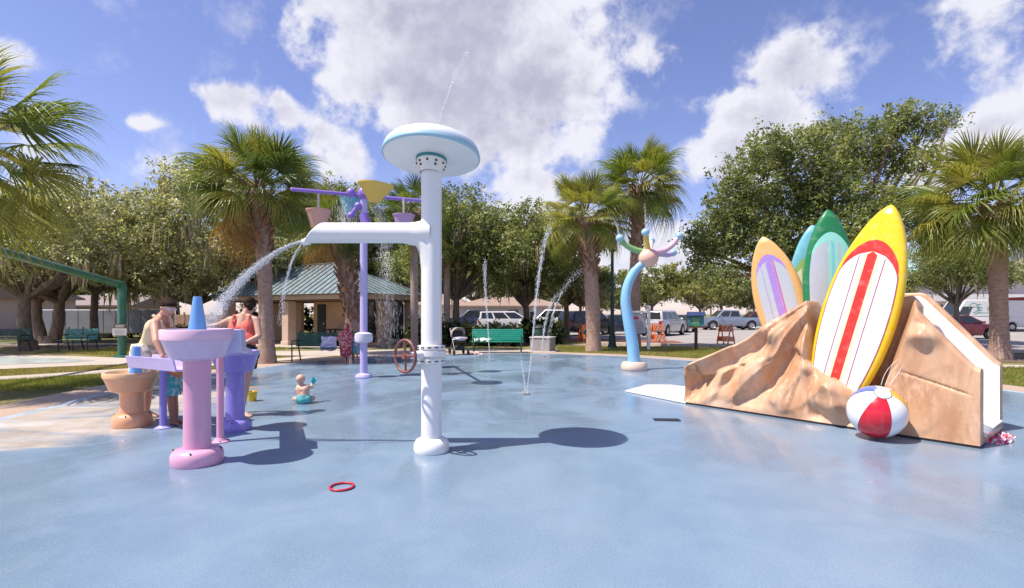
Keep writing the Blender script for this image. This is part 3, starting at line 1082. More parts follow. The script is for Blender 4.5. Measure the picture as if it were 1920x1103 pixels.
d_ = mb.build('door', M_dark, pav, bevel=.01)
mb = MB()
mb.box((4.7, -2.34, 1.0), (.05, .06, .12))
mb.build('handle', mat('steel', (.4, .4, .4), .3, metal=.9), d_)
for yy in (-1.4, -3.3):
    mb = MB()
    mb.box((.72, yy, 1.15), (.06, .95, 1.9))
    s_ = mb.build('screen_panel', M_glassd, pav)
    mb = MB()
    for k in (-.49, 0, .49):
        mb.box((.70, yy + k, 1.15), (.08, .04, 1.95))
    for k in (.2, 1.1, 2.1):
        mb.box((.70, yy, k), (.078, 1.0, .04))
    mb.build('frame', M_soffit, s_)
mb = MB()
mb.box((2.7, -2.37, 1.35), (.22, .03, .16))
mb.build('notice', M_white, pav)
mb = MB()
mb.box((3.0, -1.9, .74), (1.5, .7, .06))
mb.box((3.0, -1.35, .45), (1.5, .25, .05))
for k in (-.55, .55):
    mb.bar((3.0 + k, -1.6, 0), (3.0 + k, -2.1, .72), .07, .07)
    mb.bar((3.0 + k, -2.2, 0), (3.0 + k, -1.7, .72), .07, .07)
pt = mb.build('picnic_table', M_dark, None, bevel=.01)
pt.matrix_world = Matrix.Translation(pav.location) @ Matrix.Rotation(ang, 4, 'Z')
tag(pt, 'dark picnic table standing under the pavilion roof', 'picnic table')

# ------------------------------------------------------------------ houses, trailer, storefront
M_pinkwall = mat('pinkish_siding', (.50, .39, .37), .7, (.45, .35, .33), 2, .4)
M_brownroof = mat('tan_shingle_roof', (.34, .24, .185), .85, (.27, .19, .15), 5, .6, bump=.4)
M_greyside = mat('grey_blue_siding', (.30, .31, .36), .6, (.25, .26, .31), 2, .4)
M_pinkroof = mat('pale_pink_roof', (.27, .215, .205), .8)
M_store = mat('storefront_stucco', (.78, .66, .62), .75, (.70, .59, .55), 1.2, .4)
M_tealroof = mat('teal_metal_roof', (.36, .52, .47), .45, (.29, .44, .40), 1.5, .4)
M_fence = mat('clay_fence', (.52, .33, .26), .7)
M_trim = mat('white_trim', (.80, .78, .75), .5)


def house(label, loc, rz, L, D, H, ridge, mw, mr, openings, cat='house', name='house', hip=0.0, door=None):
    root = thing(name, label, cat, loc, rz)
    mb = MB()
    mb.box((0, 0, H / 2), (L, D, H))
    mb.build('wall', mw, root)
    mb = MB()
    e = .45
    a = [(-L / 2 - e, -D / 2 - e, H), (L / 2 + e, -D / 2 - e, H), (L / 2 + e, D / 2 + e, H), (-L / 2 - e, D / 2 + e, H)]
    hp = max(hip, .01)
    b = [(-L / 2 - e + hp, 0, H + ridge), (L / 2 + e - hp, 0, H + ridge)]
    up = [(x, y, z + .14) for x, y, z in a]
    mb.add(a + up + b, [(3, 2, 1, 0), (0, 1, 5, 4), (1, 2, 6, 5), (2, 3, 7, 6), (3, 0, 4, 7), (4, 5, 9, 8), (6, 7, 8, 9), (5, 6, 9), (7, 4, 8)])
    mb.build('roof', mr, root, smooth=None)
    for (ox, oz, ow, oh) in openings:
        mb = MB()
        mb.box((ox, -D / 2 - .02, oz), (ow, .06, oh))
        f = mb.build('window', M_trim, root)
        for k in (-.25, .25):
            mb = MB()
            mb.box((ox + k * ow * .94, -D / 2 - .055, oz), (ow * .42, .02, oh - .2))
            mb.build('pane', M_glassd, f)
    if door:
        ox, ow, oh = door
        mb = MB()
        mb.box((ox, -D / 2 - .03, oh / 2), (ow, .08, oh))
        dd = mb.build('door', M_soffit, root)
        mb = MB()
        mb.box((ox + ow * .38, -D / 2 - .09, oh * .48), (.06, .05, .16))
        mb.build('handle', M_trim, dd)
    return root


house('pinkish white house with dark brown doorway at the lawn edge', (-44.5, 41, -.05), -.15, 13, 8, 2.7, 1.5, M_pinkwall, M_pinkroof, [(-2.2, 1.5, 1.3, 1.3)], door=(3.0, 2.0, 2.3))
house('low house with pale pink roof behind the grey trailer', (-41, 52, -.05), .05, 9, 7, 2.2, 1.2, M_pinkwall, M_pinkroof, [(-2, 1.3, 1.4, 1.1), (2, 1.3, 1.4, 1.1)])
house('white house with tan hip roof beyond the bright green bench', (-.3, 56, -.05), .03, 10.4, 8, 2.2, 1.1, mat('white_siding', (.50, .46, .44), .7), M_brownroof,
      [(2.0, 1.3, 1.1, 1.1), (4.2, 1.3, 1.1, 1.1), (-3, 1.3, 1.1, 1.1)], hip=3.0, door=(.3, 1.0, 1.9))
house('small pale house with tan roof behind the stroller', (-9.6, 60, -.05), -.05, 9, 7, 2.4, 1.3, mat('cream_siding', (.60, .53, .43), .7), M_brownroof, [(1.5, 1.3, 1.2, 1.1)], hip=2.2)

tr = thing('trailer', 'long grey blue trailer parked behind the oak trunks', 'trailer', (-25.6, 32.6, -.05), .1)
mb = MB()
mb.box((0, 0, 1.05), (6.6, 2.2, 1.5))
mb.build('body', M_greyside, tr, bevel=.06)
for k in range(9):
    mb = MB()
    mb.box((-2.9 + k * .72, -1.108, 1.05), (.66, .02, 1.36))
    mb.build('side_panel', M_greyside, tr, bevel=.006)
for k in (-.6, .4):
    mb = MB()
    mb.lathe([(.02, -.1), (.28, -.1), (.32, -.06), (.32, .06), (.28, .1), (.02, .1)], (k, -.95, .33), 16, 0, Matrix.Rotation(R(90), 3, 'X'))
    mb.build('wheel', M_dark, tr)
mb = MB()
mb.bar((3.3, 0, .4), (4.4, 0, .38), .12, .1)
mb.build('tow_bar', M_dark, tr)

fn = thing('fence', 'low clay coloured panel fence behind the green shade frame', 'fence', (-24.5, 37.5, -.05), 0)
for k in range(5):
    mb = MB()
    mb.box((k * 1.0, 0, .75), (.94, .06, 1.4))
    mb.build('panel', M_fence, fn, bevel=.01)
    mb = MB()
    mb.box((k * 1.0 - .5, 0, .82), (.09, .1, 1.64))
    mb.build('post', M_fence, fn)

st = thing('shop_building', 'large pale pink shop building with teal metal roof', 'shop', (64, 68, -.05), 0)
mb = MB()
mb.box((0, 4, 3.2), (46, 12, 6.4))
mb.build('wall', M_store, st)
mb = MB()
mb.box((-2, -2.6, 3.55), (44, 1.6, .9))
mb.build('awning', M_trim, st)
mb = MB()
a = [(-24, -3.4, 6.4), (24, -3.4, 6.4), (24, 11, 6.4), (-24, 11, 6.4)]
b = [(-16, 3.5, 10.6), (16, 3.5, 10.6)]
mb.add(a + b, [(0, 1, 5, 4), (1, 2, 5), (2, 3, 4, 5), (3, 0, 4), (3, 2, 1, 0)])
rr_ = mb.build('roof', M_tealroof, st, smooth=None)
for k in range(30):
    mb = MB()
    x0 = -16 + 32 * k / 29
    mb.bar((x0 * 1.45, -3.3, 6.5), (x0, 3.45, 10.6), .12, .12)
    mb.build('roof_seam', M_tealroof, rr_)
mb = MB()
mb.box((0, -3.45, 6.3), (48.4, .3, .7))
mb.build('fascia', M_trim, st)
for k in range(9):
    mb = MB()
    mb.box((-20 + 5 * k, -2.03, 1.6), (3.0, .1, 2.4))
    wn_ = mb.build('shop_window', M_trim, st)
    for q in (-.75, .75):
        mb = MB()
        mb.box((-20 + 5 * k + q, -2.1, 1.6), (1.35, .04, 2.2))
        mb.build('pane', M_glassd, wn_)
for k in range(10):
    mb = MB()
    mb.box((-22.5 + 5 * k, -3.0, 1.6), (.6, .6, 3.2))
    mb.build('column', M_store, st)
gb = thing('gable_canopy', 'white gabled porch front with teal roof past the thick palm', 'canopy', (43.6, 42, -.05), 0)
mb = MB()
mb.prism([(-4, 5.6), (4, 5.6), (4, 6.2), (0, 8.4), (-4, 6.2)], -.3, .3)
mb.build('gable', M_trim, gb)
mb = MB()
mb.add([(-4.4, -.5, 6.1), (0, -.5, 8.7), (0, 9, 8.7), (-4.4, 9, 6.1), (4.4, -.5, 6.1), (4.4, 9, 6.1)], [(0, 1, 2, 3), (1, 4, 5, 2)])
o = mb.build('roof', M_tealroof, gb, smooth=None, )
sm = o.modifiers.new('thickness', 'SOLIDIFY')
sm.thickness = .15
for sx in (-3.7, 3.7):
    mb = MB()
    mb.box((sx, 0, 2.8), (.5, .5, 5.6))
    mb.build('column', M_trim, gb)

# ------------------------------------------------------------------ vehicles
M_tyre = mat('tyre_rubber', (.018, .018, .019), .8)
M_alloy = mat('alloy_rim', (.45, .45, .46), .3, metal=.8)
M_carglass = mat('tinted_car_glass', (.025, .03, .035), .05, spec=.8)
M_tail = mat('red_tail_lamp', (.45, .02, .03), .15)
M_lamp = mat('headlamp', (.75, .76, .78), .1)
M_black = mat('black_trim', (.02, .02, .021), .55)


def car_paint(name, c, metal=.3):
    return mat(name, c, .28, tuple(k * .93 for k in c), 1.2, .3, metal=metal, coat=.7)


def car(name, label, loc, rz, kind, paint, group='vehicles in the parking lot', cat='car'):
    """local: nose to +x, length L; body lofted from profile stations, cabin with inset glass, four wheels"""
    root = thing(name, label, cat, loc, rz, group)
    P_ = {'sedan': dict(L=4.7, W=1.8, z0=.22, belt=.92, H=1.45, cab=[(-1.75, .92), (-1.05, 1.42), (.35, 1.45), (1.25, .95)], hood=.86, trunk=.95, wr=.32, wb=(-1.4, 1.42)),
          'suv': dict(L=4.8, W=1.9, z0=.28, belt=1.05, H=1.76, cab=[(-2.25, 1.05), (-2.0, 1.70), (.45, 1.76), (1.2, 1.08)], hood=1.02, trunk=1.05, wr=.37, wb=(-1.42, 1.45)),
          'pickup': dict(L=5.8, W=2.0, z0=.38, belt=1.18, H=1.88, cab=[(-.85, 1.18), (-.65, 1.84), (.75, 1.88), (1.5, 1.2)], hood=1.14, trunk=1.18, wr=.41, wb=(-1.75, 1.85)),
          'minivan': dict(L=5.1, W=1.95, z0=.26, belt=1.02, H=1.75, cab=[(-2.45, 1.02), (-2.3, 1.7), (.7, 1.75), (1.9, 1.0)], hood=.95, trunk=1.02, wr=.34, wb=(-1.5, 1.6)),
          'van': dict(L=6.6, W=2.05, z0=.34, belt=1.25, H=2.72, cab=[(-3.25, 1.25), (-3.2, 2.66), (1.95, 2.72), (2.85, 1.3)], hood=1.2, trunk=1.25, wr=.37, wb=(-2.0, 2.15))}[kind]
    L, W, z0, belt, H, wr = (P_[k] for k in ('L', 'W', 'z0', 'belt', 'H', 'wr'))
    hw = W / 2
    # body: stations along x with rounded nose and tail, wheel arches cut into the lower outline
    xs = sorted(set([-L / 2, -L / 2 + .05, -L / 2 + .2, L / 2 - .3, L / 2 - .08, L / 2] + [b + wr * 1.18 * math.cos(a) for b in P_['wb'] for a in np.linspace(0, math.pi, 9)] + list(np.linspace(-L / 2 + .3, L / 2 - .4, 9))))
    V, F = [], []
    for x in xs:
        lo = z0
        for b in P_['wb']:
            dx = abs(x - b)
            if dx <= wr * 1.18 + 1e-6:
                lo = max(lo, wr + math.sqrt(max(0, (wr * 1.18) ** 2 - dx * dx)))
        fr = (x + L / 2) / L
        top = belt
        if x > P_['cab'][-1][0] - .15:
            top = P_['hood'] + (belt - P_['hood']) * max(0, 1 - (x - P_['cab'][-1][0] + .15) / .5)
        if kind == 'pickup' and x < P_['cab'][0][0]:
            top = belt - .02
        ex = min(1, (L / 2 - abs(x)) / .35)
        h2 = hw * (.86 + .14 * ex ** .5)
        top -= .16 * (1 - ex) ** 2
        lo2 = lo + .10 * (1 - ex) ** 2
        sh = belt * .62
        lo2 = min(lo2, top - .12)
        sh = min(max(sh, lo2 + .05), top - .05)
        row = [(-h2 * .93, lo2), (-h2, sh), (-h2 * .94, top), (-h2 * .5, top + .035), (h2 * .5, top + .035), (h2 * .94, top), (h2, sh), (h2 * .93, lo2)]
        V += [(x, y, z) for y, z in row]
    n = 8
    for i in range(len(xs) - 1):
        for k in range(n):
            k2 = (k + 1) % n
            F.append((i * n + k, i * n + k2, (i + 1) * n + k2, (i + 1) * n + k))
    F += [tuple(reversed(range(n))), tuple((len(xs) - 1) * n + k for k in range(n))]
    MB().add(V, F).build('body', paint, root, 32)
    # cabin shell
    cab = P_['cab']

    def ring(ins, drop):
        return [(x, z) for x, z in cab]
    mb = MB()
    wa, wb_ = hw * .93, hw * .76 if kind != 'van' else hw * .86
    vs = []
    for x, z in cab:
        f = (z - belt) / (H - belt)
        ww = wa + (wb_ - wa) * max(0, min(1, f))
        vs += [(x, -ww, z), (x, ww, z)]
    k = len(cab)
    fs = [(0, 1, 3, 2)] + [(2 * i, 2 * i + 1, 2 * i + 3, 2 * i + 2) for i in range(1, k - 1)]
    fs += [tuple(range(0, 2 * k, 2)), tuple(reversed(range(1, 2 * k, 2)))]
    mb.add(vs, fs)
    mb.build('cabin', paint, root, 25, bevel=.05, seg=3)
    # glass: windscreen, rear window, side panes set 6 mm proud

    def lerp(a, b, t):
        return tuple(a[i] + (b[i] - a[i]) * t for i in range(len(a)))

    def panel(q, nm):
        q = [Vector(p) for p in q]
        nn = (q[1] - q[0]).cross(q[3] - q[0]).normalized()
        c = sum(q, Vector()) / 4
        if nn.dot(c - Vector((c.x * .5, 0, .8))) < 0:
            nn = -nn
        m2 = MB()
        m2.add([p + nn * .008 for p in q] + [p - nn * .02 for p in q], [(0, 1, 2, 3), (7, 6, 5, 4), (0, 4, 5, 1), (1, 5, 6, 2), (2, 6, 7, 3), (3, 7, 4, 0)])
        return m2.build(nm, M_carglass, root)

    def pt(i, y, t=0):
        x, z = cab[i]
        f = max(0, min(1, (z - belt) / (H - belt)))
        return (x, y * (wa + (wb_ - wa) * f), z)
    a, b = pt(k - 1, 1), pt(k - 2, 1)
    a2, b2 = pt(k - 1, -1), pt(k - 2, -1)
    q = [lerp(lerp(a, a2, .06), lerp(b, b2, .06), .08), lerp(lerp(a, a2, .94), lerp(b, b2, .94), .08), lerp(lerp(a, a2, .92), lerp(b, b2, .92), .90), lerp(lerp(a, a2, .08), lerp(b, b2, .08), .90)]
    panel(q, 'windscreen')
    if kind != 'van':
        a, b, a2, b2 = pt(0, 1), pt(1, 1), pt(0, -1), pt(1, -1)
        q = [lerp(lerp(a, a2, .08), lerp(b, b2, .08), .15), lerp(lerp(a, a2, .92), lerp(b, b2, .92), .15), lerp(lerp(a, a2, .9), lerp(b, b2, .9), .88), lerp(lerp(a, a2, .1), lerp(b, b2, .1), .88)]
        panel(q, 'rear_window')
    for sgn in (-1, 1):
        def side(x, f):
            # point on the side at height fraction f
            z = belt + (H - belt) * f
            return (x, sgn * (wa + (wb_ - wa) * f), z)

        def lim(f, front):
            z = belt + (H - belt) * f
            (x0, za), (x1, zb) = (cab[-1], cab[-2]) if front else (cab[0], cab[1])
            t = max(0, min(1, (z - za) / (zb - za)))
            return x0 + (x1 - x0) * t
        lo_, hi_ = .1, .82
        if kind == 'van':
            spans = [(.82, .975)]
            hi_ = .60
            lo_ = .06
        elif kind == 'pickup':
            spans = [(.06, .46), (.52, .94)]
        elif kind == 'sedan':
            spans = [(.10, .50), (.54, .92)]
        else:
            spans = [(.04, .30), (.34, .62), (.66, .95)]
        for s0, s1 in spans:
            q = []
            for f, s in ((lo_, s0), (lo_, s1), (hi_, s1), (hi_, s0)):
                x0, x1 = lim(f, False), lim(f, True)
                q.append(side(x0 + (x1 - x0) * s, f))
            panel(q, 'side_window')
    if kind == 'pickup':
        mb = MB()
        x0 = P_['cab'][0][0]
        mb.box(((x0 - L / 2) / 2, 0, belt + .03), (abs(-L / 2 - x0) - .25, W * .74, .05))
        mb.build('bed', M_black, root)
    for bx in P_['wb']:
        for sy in (-1, 1):
            rot = Matrix.Rotation(R(90), 3, 'X')
            m1 = MB().lathe([(wr * .62, -.11), (wr * .95, -.11), (wr, -.07), (wr, .07), (wr * .95, .11), (wr * .62, .11)], (bx, sy * (hw - .12), wr), 20, 0, rot, close=False)
            wh = m1.build('wheel', M_tyre, root)
            m2 = MB().lathe([(.02, -.10), (wr * .2, -.10), (wr * .58, -.085), (wr * .63, -.11), (wr * .63, .11), (wr * .58, .085), (wr * .2, .10), (.02, .10)], (bx, sy * (hw - .12), wr), 20, 0, rot)
            m2.build('rim', M_alloy, wh)
    for sy in (-1, 1):
        mb = MB()
        mb.box((L / 2 - .10, sy * hw * .68, P_['hood'] - .2), (.2, .36, .16))
        mb.build('headlight', M_lamp, root, bevel=.03)
        mb = MB()
        mb.box((-L / 2 + .05, sy * hw * .78, belt - .18 if kind != 'van' else 1.3), (.12, .2, .28 if kind != 'van' else .5))
        mb.build('tail_light', M_tail, root, bevel=.02)
        mb = MB()
        mb.box((cab[-1][0] - .35, sy * (hw + .10), belt + .1), (.12, .2, .14))
        mb.build('mirror', paint, root, bevel=.03)
    mb = MB()
    mb.box((L / 2 - .03, 0, z0 + .2), (.12, W * .86, .22))
    mb.build('front_bumper', M_black if kind in ('van', 'pickup') else paint, root, bevel=.04)
    mb = MB()
    mb.box((-L / 2 + .03, 0, z0 + .22), (.12, W * .86, .2))
    mb.build('rear_bumper', M_black if kind in ('van', 'suv') else paint, root, bevel=.04)
    mb = MB()
    mb.box((L / 2 - .05, 0, P_['hood'] - .24), (.08, W * .42, .18))
    mb.build('grille', M_black, root, bevel=.01)
    return root


pw = car_paint('white_car_paint', (.74, .73, .74), 0)
psil = car_paint('silver_car_paint', (.50, .50, .55))
pblue = car_paint('grey_blue_car_paint', (.26, .31, .40))
pblk = car_paint('black_car_paint', (.012, .013, .018), 0)
pnavy = car_paint('navy_car_paint', (.03, .045, .10))
pmar = car_paint('maroon_car_paint', (.16, .012, .022))
pgreen = car_paint('dark_green_car_paint', (.03, .045, .042))
ZL = -.04


def park(name, label, px, d, rz, kind, paint, **kw):
    return car(name, label, (px_x(px, d), d, ZL), R(rz), kind, paint, **kw)


park('minivan', 'white minivan seen past the bright green bench', 948, 46, 8, 'minivan', pw, cat='minivan')
park('pickup_truck', 'dark pickup parked beside the white minivan', 896, 47, 176, 'pickup', pnavy, cat='pickup truck')
park('pickup_truck', 'white pickup partly behind the young tree', 1040, 42, 178, 'pickup', pw, cat='pickup truck')
park('sport_utility_car', 'black sport utility car behind the leaning palm', 1104, 37, 35, 'suv', pblk, cat='car')
park('sedan_car', 'navy sedan next to the black sport utility car', 1160, 38, 12, 'sedan', pnavy)
park('sport_utility_car', 'silver blue car showing its red tail lamp beside the barricade', 1243, 36.5, 52, 'suv', psil)
park('sedan_car', 'dark green sedan parked beyond the silver blue car', 1276, 43, 60, 'sedan', pgreen)
park('sedan_car', 'white sedan behind the dark green sedan', 1290, 55, 10, 'sedan', pw)
park('pickup_truck', 'gray blue pickup truck standing side-on in the lot', 1366, 48.5, 180, 'pickup', pblue, cat='pickup truck')
park('sport_utility_car', 'dark red vehicle just behind the gray blue pickup', 1418, 52.5, 176, 'suv', pmar)
park('sedan_car', 'maroon car in front of the white lettered van', 1789, 31.5, -4, 'sedan', pmar)
van = park('delivery_van', 'white delivery van with teal lettering on its side', 1835, 45, 180, 'van', pw, cat='van')


def text(body, size, parent, loc, rot, m, name='lettering', ext=.004, align='CENTER'):
    cu = bpy.data.curves.new(name, 'FONT')
    cu.body, cu.size, cu.extrude = body, size, ext
    cu.align_x, cu.align_y = align, 'CENTER'
    o = bpy.data.objects.new(name, cu)
    COL.objects.link(o)
    dg = bpy.context.evaluated_depsgraph_get()
    me = bpy.data.meshes.new_from_object(o.evaluated_get(dg))
    bpy.data.objects.remove(o)
    me.materials.clear()
    me.materials.append(m)
    o = bpy.data.objects.new(name, me)
    COL.objects.link(o)
    o.parent = parent
    o.location, o.rotation_euler = loc, rot
    return o


M_tealprint = mat('teal_print', (.12, .42, .38), .5)
M_redprint = mat('red_print', (.62, .03, .05), .5)
# the van stands nose to the left (rotated 180), so its visible flank is local +y
vr = (R(90), 0, R(180))
fy = 1.03
mb = MB()
c0 = Vector((1.30, fy - .02, 2.02))
mb.lathe([(.36, 0), (.43, 0), (.43, .012), (.36, .012)], (0, 0, 0), 28, 0, None, R(-60), R(240), close=False)
o = mb.build('logo_ring', M_tealprint, van)
o.location, o.rotation_euler = c0, (R(90), R(40), R(180))
o.location.y = fy - .06
text('E', .85, van, (.82, fy - .05, 2.02), vr, M_tealprint)
text('AB', .80, van, (-.32, fy - .05, 2.05), vr, M_tealprint)
mb = MB()
for k in range(9):
    mb.box((1.0 - k * .27, fy - .02, 1.58), (.19, .012, .07))
mb.build('small_print', M_tealprint, van)

ft = thing('food_truck', 'red and black food truck at the picture edge behind the van', 'truck', (px_x(1962, 46.6), 46.6, ZL), 0)
mb = MB()
mb.box((0, 0, 1.75), (6.2, 2.2, 2.5))
mb.build('body', car_paint('truck_red', (.42, .02, .035), 0), ft, bevel=.06)
mb = MB()
mb.box((0, -1.13, 1.5), (5.4, .06, .85))
mb.build('hatch', M_black, ft, bevel=.01)
mb = MB()
mb.box((0, -1.35, .98), (5.6, .5, .08))
mb.build('counter', M_alloy, ft)
mb = MB()
mb.box((0, -1.14, 2.5), (5.9, .05, .75))
sg = mb.build('sign_panel', M_redprint, ft, bevel=.01)
mb = MB()
for k in range(14):
    mb.box((-2.6 + k * .40, -1.17, 2.66), (.26, .012, .30))
    mb.box((-2.6 + k * .40, -1.17, 2.28), (.20, .012, .18))
mb.build('worn_print', mat('pale_red_print', (.75, .35, .38), .5), sg)
for k in (-2, 2):
    mb = MB().lathe([(.02, -.12), (.36, -.12), (.4, -.07), (.4, .07), (.36, .12), (.02, .12)], (k, -.98, .4), 18, 0, Matrix.Rotation(R(90), 3, 'X'))
    mb.build('wheel', M_tyre, ft)

# ------------------------------------------------------------------ street furniture
M_bgreen = mat('bench_green', (.010, .105, .070), .42, (.008, .08, .056), 4, .5)
M_bright = mat('bright_bench_green', (.012, .30, .205), .42, (.010, .25, .175), 4, .5)
M_bteal = mat('bench_teal', (.05, .24, .20), .45, (.04, .20, .17), 4, .5)
M_leg = mat('dark_green_metal', (.012, .05, .038), .5)


def bench(label, loc, rz, L, m, legs=2, gap=False):
    """metal bench: slotted seat and back built bar by bar, round-bar legs; seat faces local -y"""
    root = thing('bench', label, 'bench', loc, rz, 'green metal park benches')
    secs = [(-L / 2, L / 2)] if not gap else [(-L / 2, -.03), (.03, L / 2)]
    for x0, x1 in secs:
        for k in range(6):
            mb = MB()
            mb.box(((x0 + x1) / 2, -.05 - k * .075, .445 - .004 * abs(k - 3)), (x1 - x0, .066, .02))
            mb.build('slat', m, root, bevel=.006)
        for k in range(6):
            z = .50 + k * .075
            mb = MB()
            mb.box(((x0 + x1) / 2, .0 + (z - .45) * .22, z), (x1 - x0, .02, .066), (R(-12), 0, 0))
            mb.build('slat', m, root, bevel=.006)
    n = legs + 1 if gap else legs
    for i in range(n):
        x = -L / 2 + .08 + (L - .16) * i / (n - 1)
        mb = MB()
        mb.tube([(x, -.44, 0), (x, -.44, .40), (x, -.42, .43), (x, .0, .425), (x, .03, .46), (x, .13, .98)], .022, 8)
        mb.tube([(x, .02, .42), (x, .10, .22), (x, .16, 0)], .022, 8)
        mb.build('leg', M_leg, root)
        if i in (0, n - 1):
            mb = MB()
            mb.tube([(x, -.44, .42), (x, -.45, .62), (x, -.40, .66), (x, .04, .66)], .018, 8)
            mb.build('armrest', M_leg, root)
    return root


x, d = px_x(609, 16.2), 16.2
bench('dark green bench holding a white towel by the thin palm', (x, d, -.012), R(-2), 1.86, M_bgreen)
bench('bright green bench with crumpled towels on its seat', (px_x(933, 19.9), 19.9, -.02), R(1), 1.98, M_bright)
bench('pair of teal bench seats on the lawn behind the shade frame', (px_x(152, 21.5), 21.5, -.05), R(4), 1.3, M_bteal, 2, True)
bench('dark bench at the foot of the leaning grey oak', (px_x(8, 21.0), 21.0, -.05), R(8), 1.9, M_leg)


def cloth(name, label, cat, loc, rz, w_, h_, m, seed, drape='lie', group=None):
    """crumpled cloth: subdivided sheet with folds, either lying or hung against a backrest"""
    g = random.Random(seed)
    n = 18
    V, F = [], []
    ph = [g.uniform(0, 6) for _ in range(6)]
    for j in range(n + 1):
        for i in range(n + 1):
            u, v = i / n - .5, j / n - .5
            f = min(1, w_ / .5) * (.022 * math.sin(u * 17 + ph[0] + 3 * math.sin(v * 5 + ph[1])) + .018 * math.sin(v * 15 + ph[2] + u * 6) + .01 * math.sin((u + v) * 31 + ph[3]))
            ex, ey = u * w_ * (1 + .06 * math.sin(v * 9 + ph[4])), v * h_ * (1 + .06 * math.sin(u * 9 + ph[5]))
            if drape == 'lie':
                V.append((ex, ey, .045 + f * 1.6 + .05 * min(1, w_ / .5) * math.exp(-((u - .1) ** 2 + v * v) * 14)))
            else:
                V.append((ex, -.02 - abs(f) + (v) * h_ * .2, ey))
    for j in range(n):
        for i in range(n):
            a = j * (n + 1) + i
            F.append((a, a + 1, a + n + 2, a + n + 1))
    me = raw_mesh(name, V, F, m, None, True)
    o = link(name, me, loc=loc)
    o.rotation_euler = (0, 0, rz)
    so = o.modifiers.new('thickness', 'SOLIDIFY')
    so.thickness = .012
    return tag(o, label, cat, group)


def striped(name, a, b, c, scale=9):
    m, t, bs = material(name)
    co = t.add('ShaderNodeTexCoord').outputs['Object']
    n = t.noise(co, scale, 2, .5)
    t.put(bs.inputs['Base Color'], t.mix(t.ramp(n, .44, .5), a, t.mix(t.ramp(t.noise(co, scale * 1.7, 2), .5, .56), b, c)))
    bs.inputs['Roughness'].default_value = .9
    return m


M_towel1 = striped('lilac_towel', (.70, .68, .78), (.45, .47, .74), (.78, .60, .70))
M_towel2 = striped('white_green_towel', (.78, .78, .74), (.32, .52, .36), (.74, .60, .62), 11)
cloth('towel', 'white and lilac towel draped over the dark green bench', 'towel', (px_x(618, 16.05), 16.02, .56), R(-4), .50, .44, M_towel1, 3, 'hang')
cloth('towel', 'white and green towel crumpled on the bright green bench', 'towel', (px_x(905, 19.7), 19.62, .44), R(10), .62, .34, M_towel2, 5)
cloth('towel', 'small pink towel dropped on the paving by the stroller', 'towel', (px_x(888, 18.6), 18.9, -.04), R(30), .5, .3, striped('pink_towel', (.72, .48, .44), (.75, .6, .55), (.7, .4, .4)), 6)
M_pinkred = striped('pink_white_wrap', (.62, .05, .12), (.80, .74, .74), (.70, .10, .20), 16)
cloth('towel', 'crumpled pink and white cloth at the foot of the slide exit', 'towel', (*ground(1868, 829), -.035), R(20), .26, .20, M_pinkred, 8)
cloth('towel', 'smaller pink cloth lying just past the slide exit', 'towel', (*ground(1884, 818), -.035), R(70), .18, .14, M_pinkred, 9)

# stroller
sx, sd = px_x(861, 18.9), 18.75
stl = thing('stroller', 'baby stroller with pale hood left of the bright green bench', 'stroller', (sx, sd, -.012), R(20))
M_hood = mat('stroller_hood', (.42, .35, .31), .8)
mb = MB()
mb.lathe([(.29, -.02), (.30, .08), (.27, .2), (.18, .29), (.03, .33)], (0, .05, .68), 20, 0, Matrix.Rotation(R(12), 3, 'X'), R(20), R(200), close=False)
o = mb.build('hood', M_hood, stl)
so = o.modifiers.new('thickness', 'SOLIDIFY')
so.thickness = .015
mb = MB()
mb.box((0, 0, .52), (.40, .44, .10), (R(-8), 0, 0))
mb.box((0, .2, .68), (.40, .08, .40), (R(-18), 0, 0))
mb.build('seat', M_black, stl, bevel=.03)
mb = MB()
mb.tube([(-.24, -.26, .62), (0, -.36, .64), (.24, -.26, .62)], .035, 10)
mb.ball((0, -.26, .60), (.22, .13, .07), 10)
mb.build('tray', mat('pale_tray', (.62, .58, .62), .5), stl)
mb = MB()
for s in (-1, 1):
    mb.tube([(s * .23, -.36, .13), (s * .24, -.1, .45), (s * .25, .34, .95)], .014, 8)
    mb.tube([(s * .26, .34, .14), (s * .24, -.04, .5)], .014, 8)
mb.tube([(-.25, .34, .95), (0, .38, .99), (.25, .34, .95)], .017, 8)
mb.build('frame', mat('grey_tube', (.22, .22, .23), .35, metal=.7), stl)
mb = MB()
mb.box((0, .02, .26), (.36, .5, .18))
mb.build('basket', M_black, stl, bevel=.04)
for s, yy, r in ((-1, -.36, .11), (1, -.36, .11), (-1, .34, .14), (1, .34, .14)):
    mb = MB().lathe([(r * .5, -.025), (r, -.022), (r, .022), (r * .5, .025), (.01, .01)], (s * .26, yy, r), 18, 0, Matrix.Rotation(R(90), 3, 'Y'), close=False)
    mb.build('wheel', M_tyre, stl)
tag(cloth('blanket', 'pale floral blanket spread over the stroller seat', 'blanket', (sx, sd - .08, .53), R(20), .42, .36, M_towel1, 12))

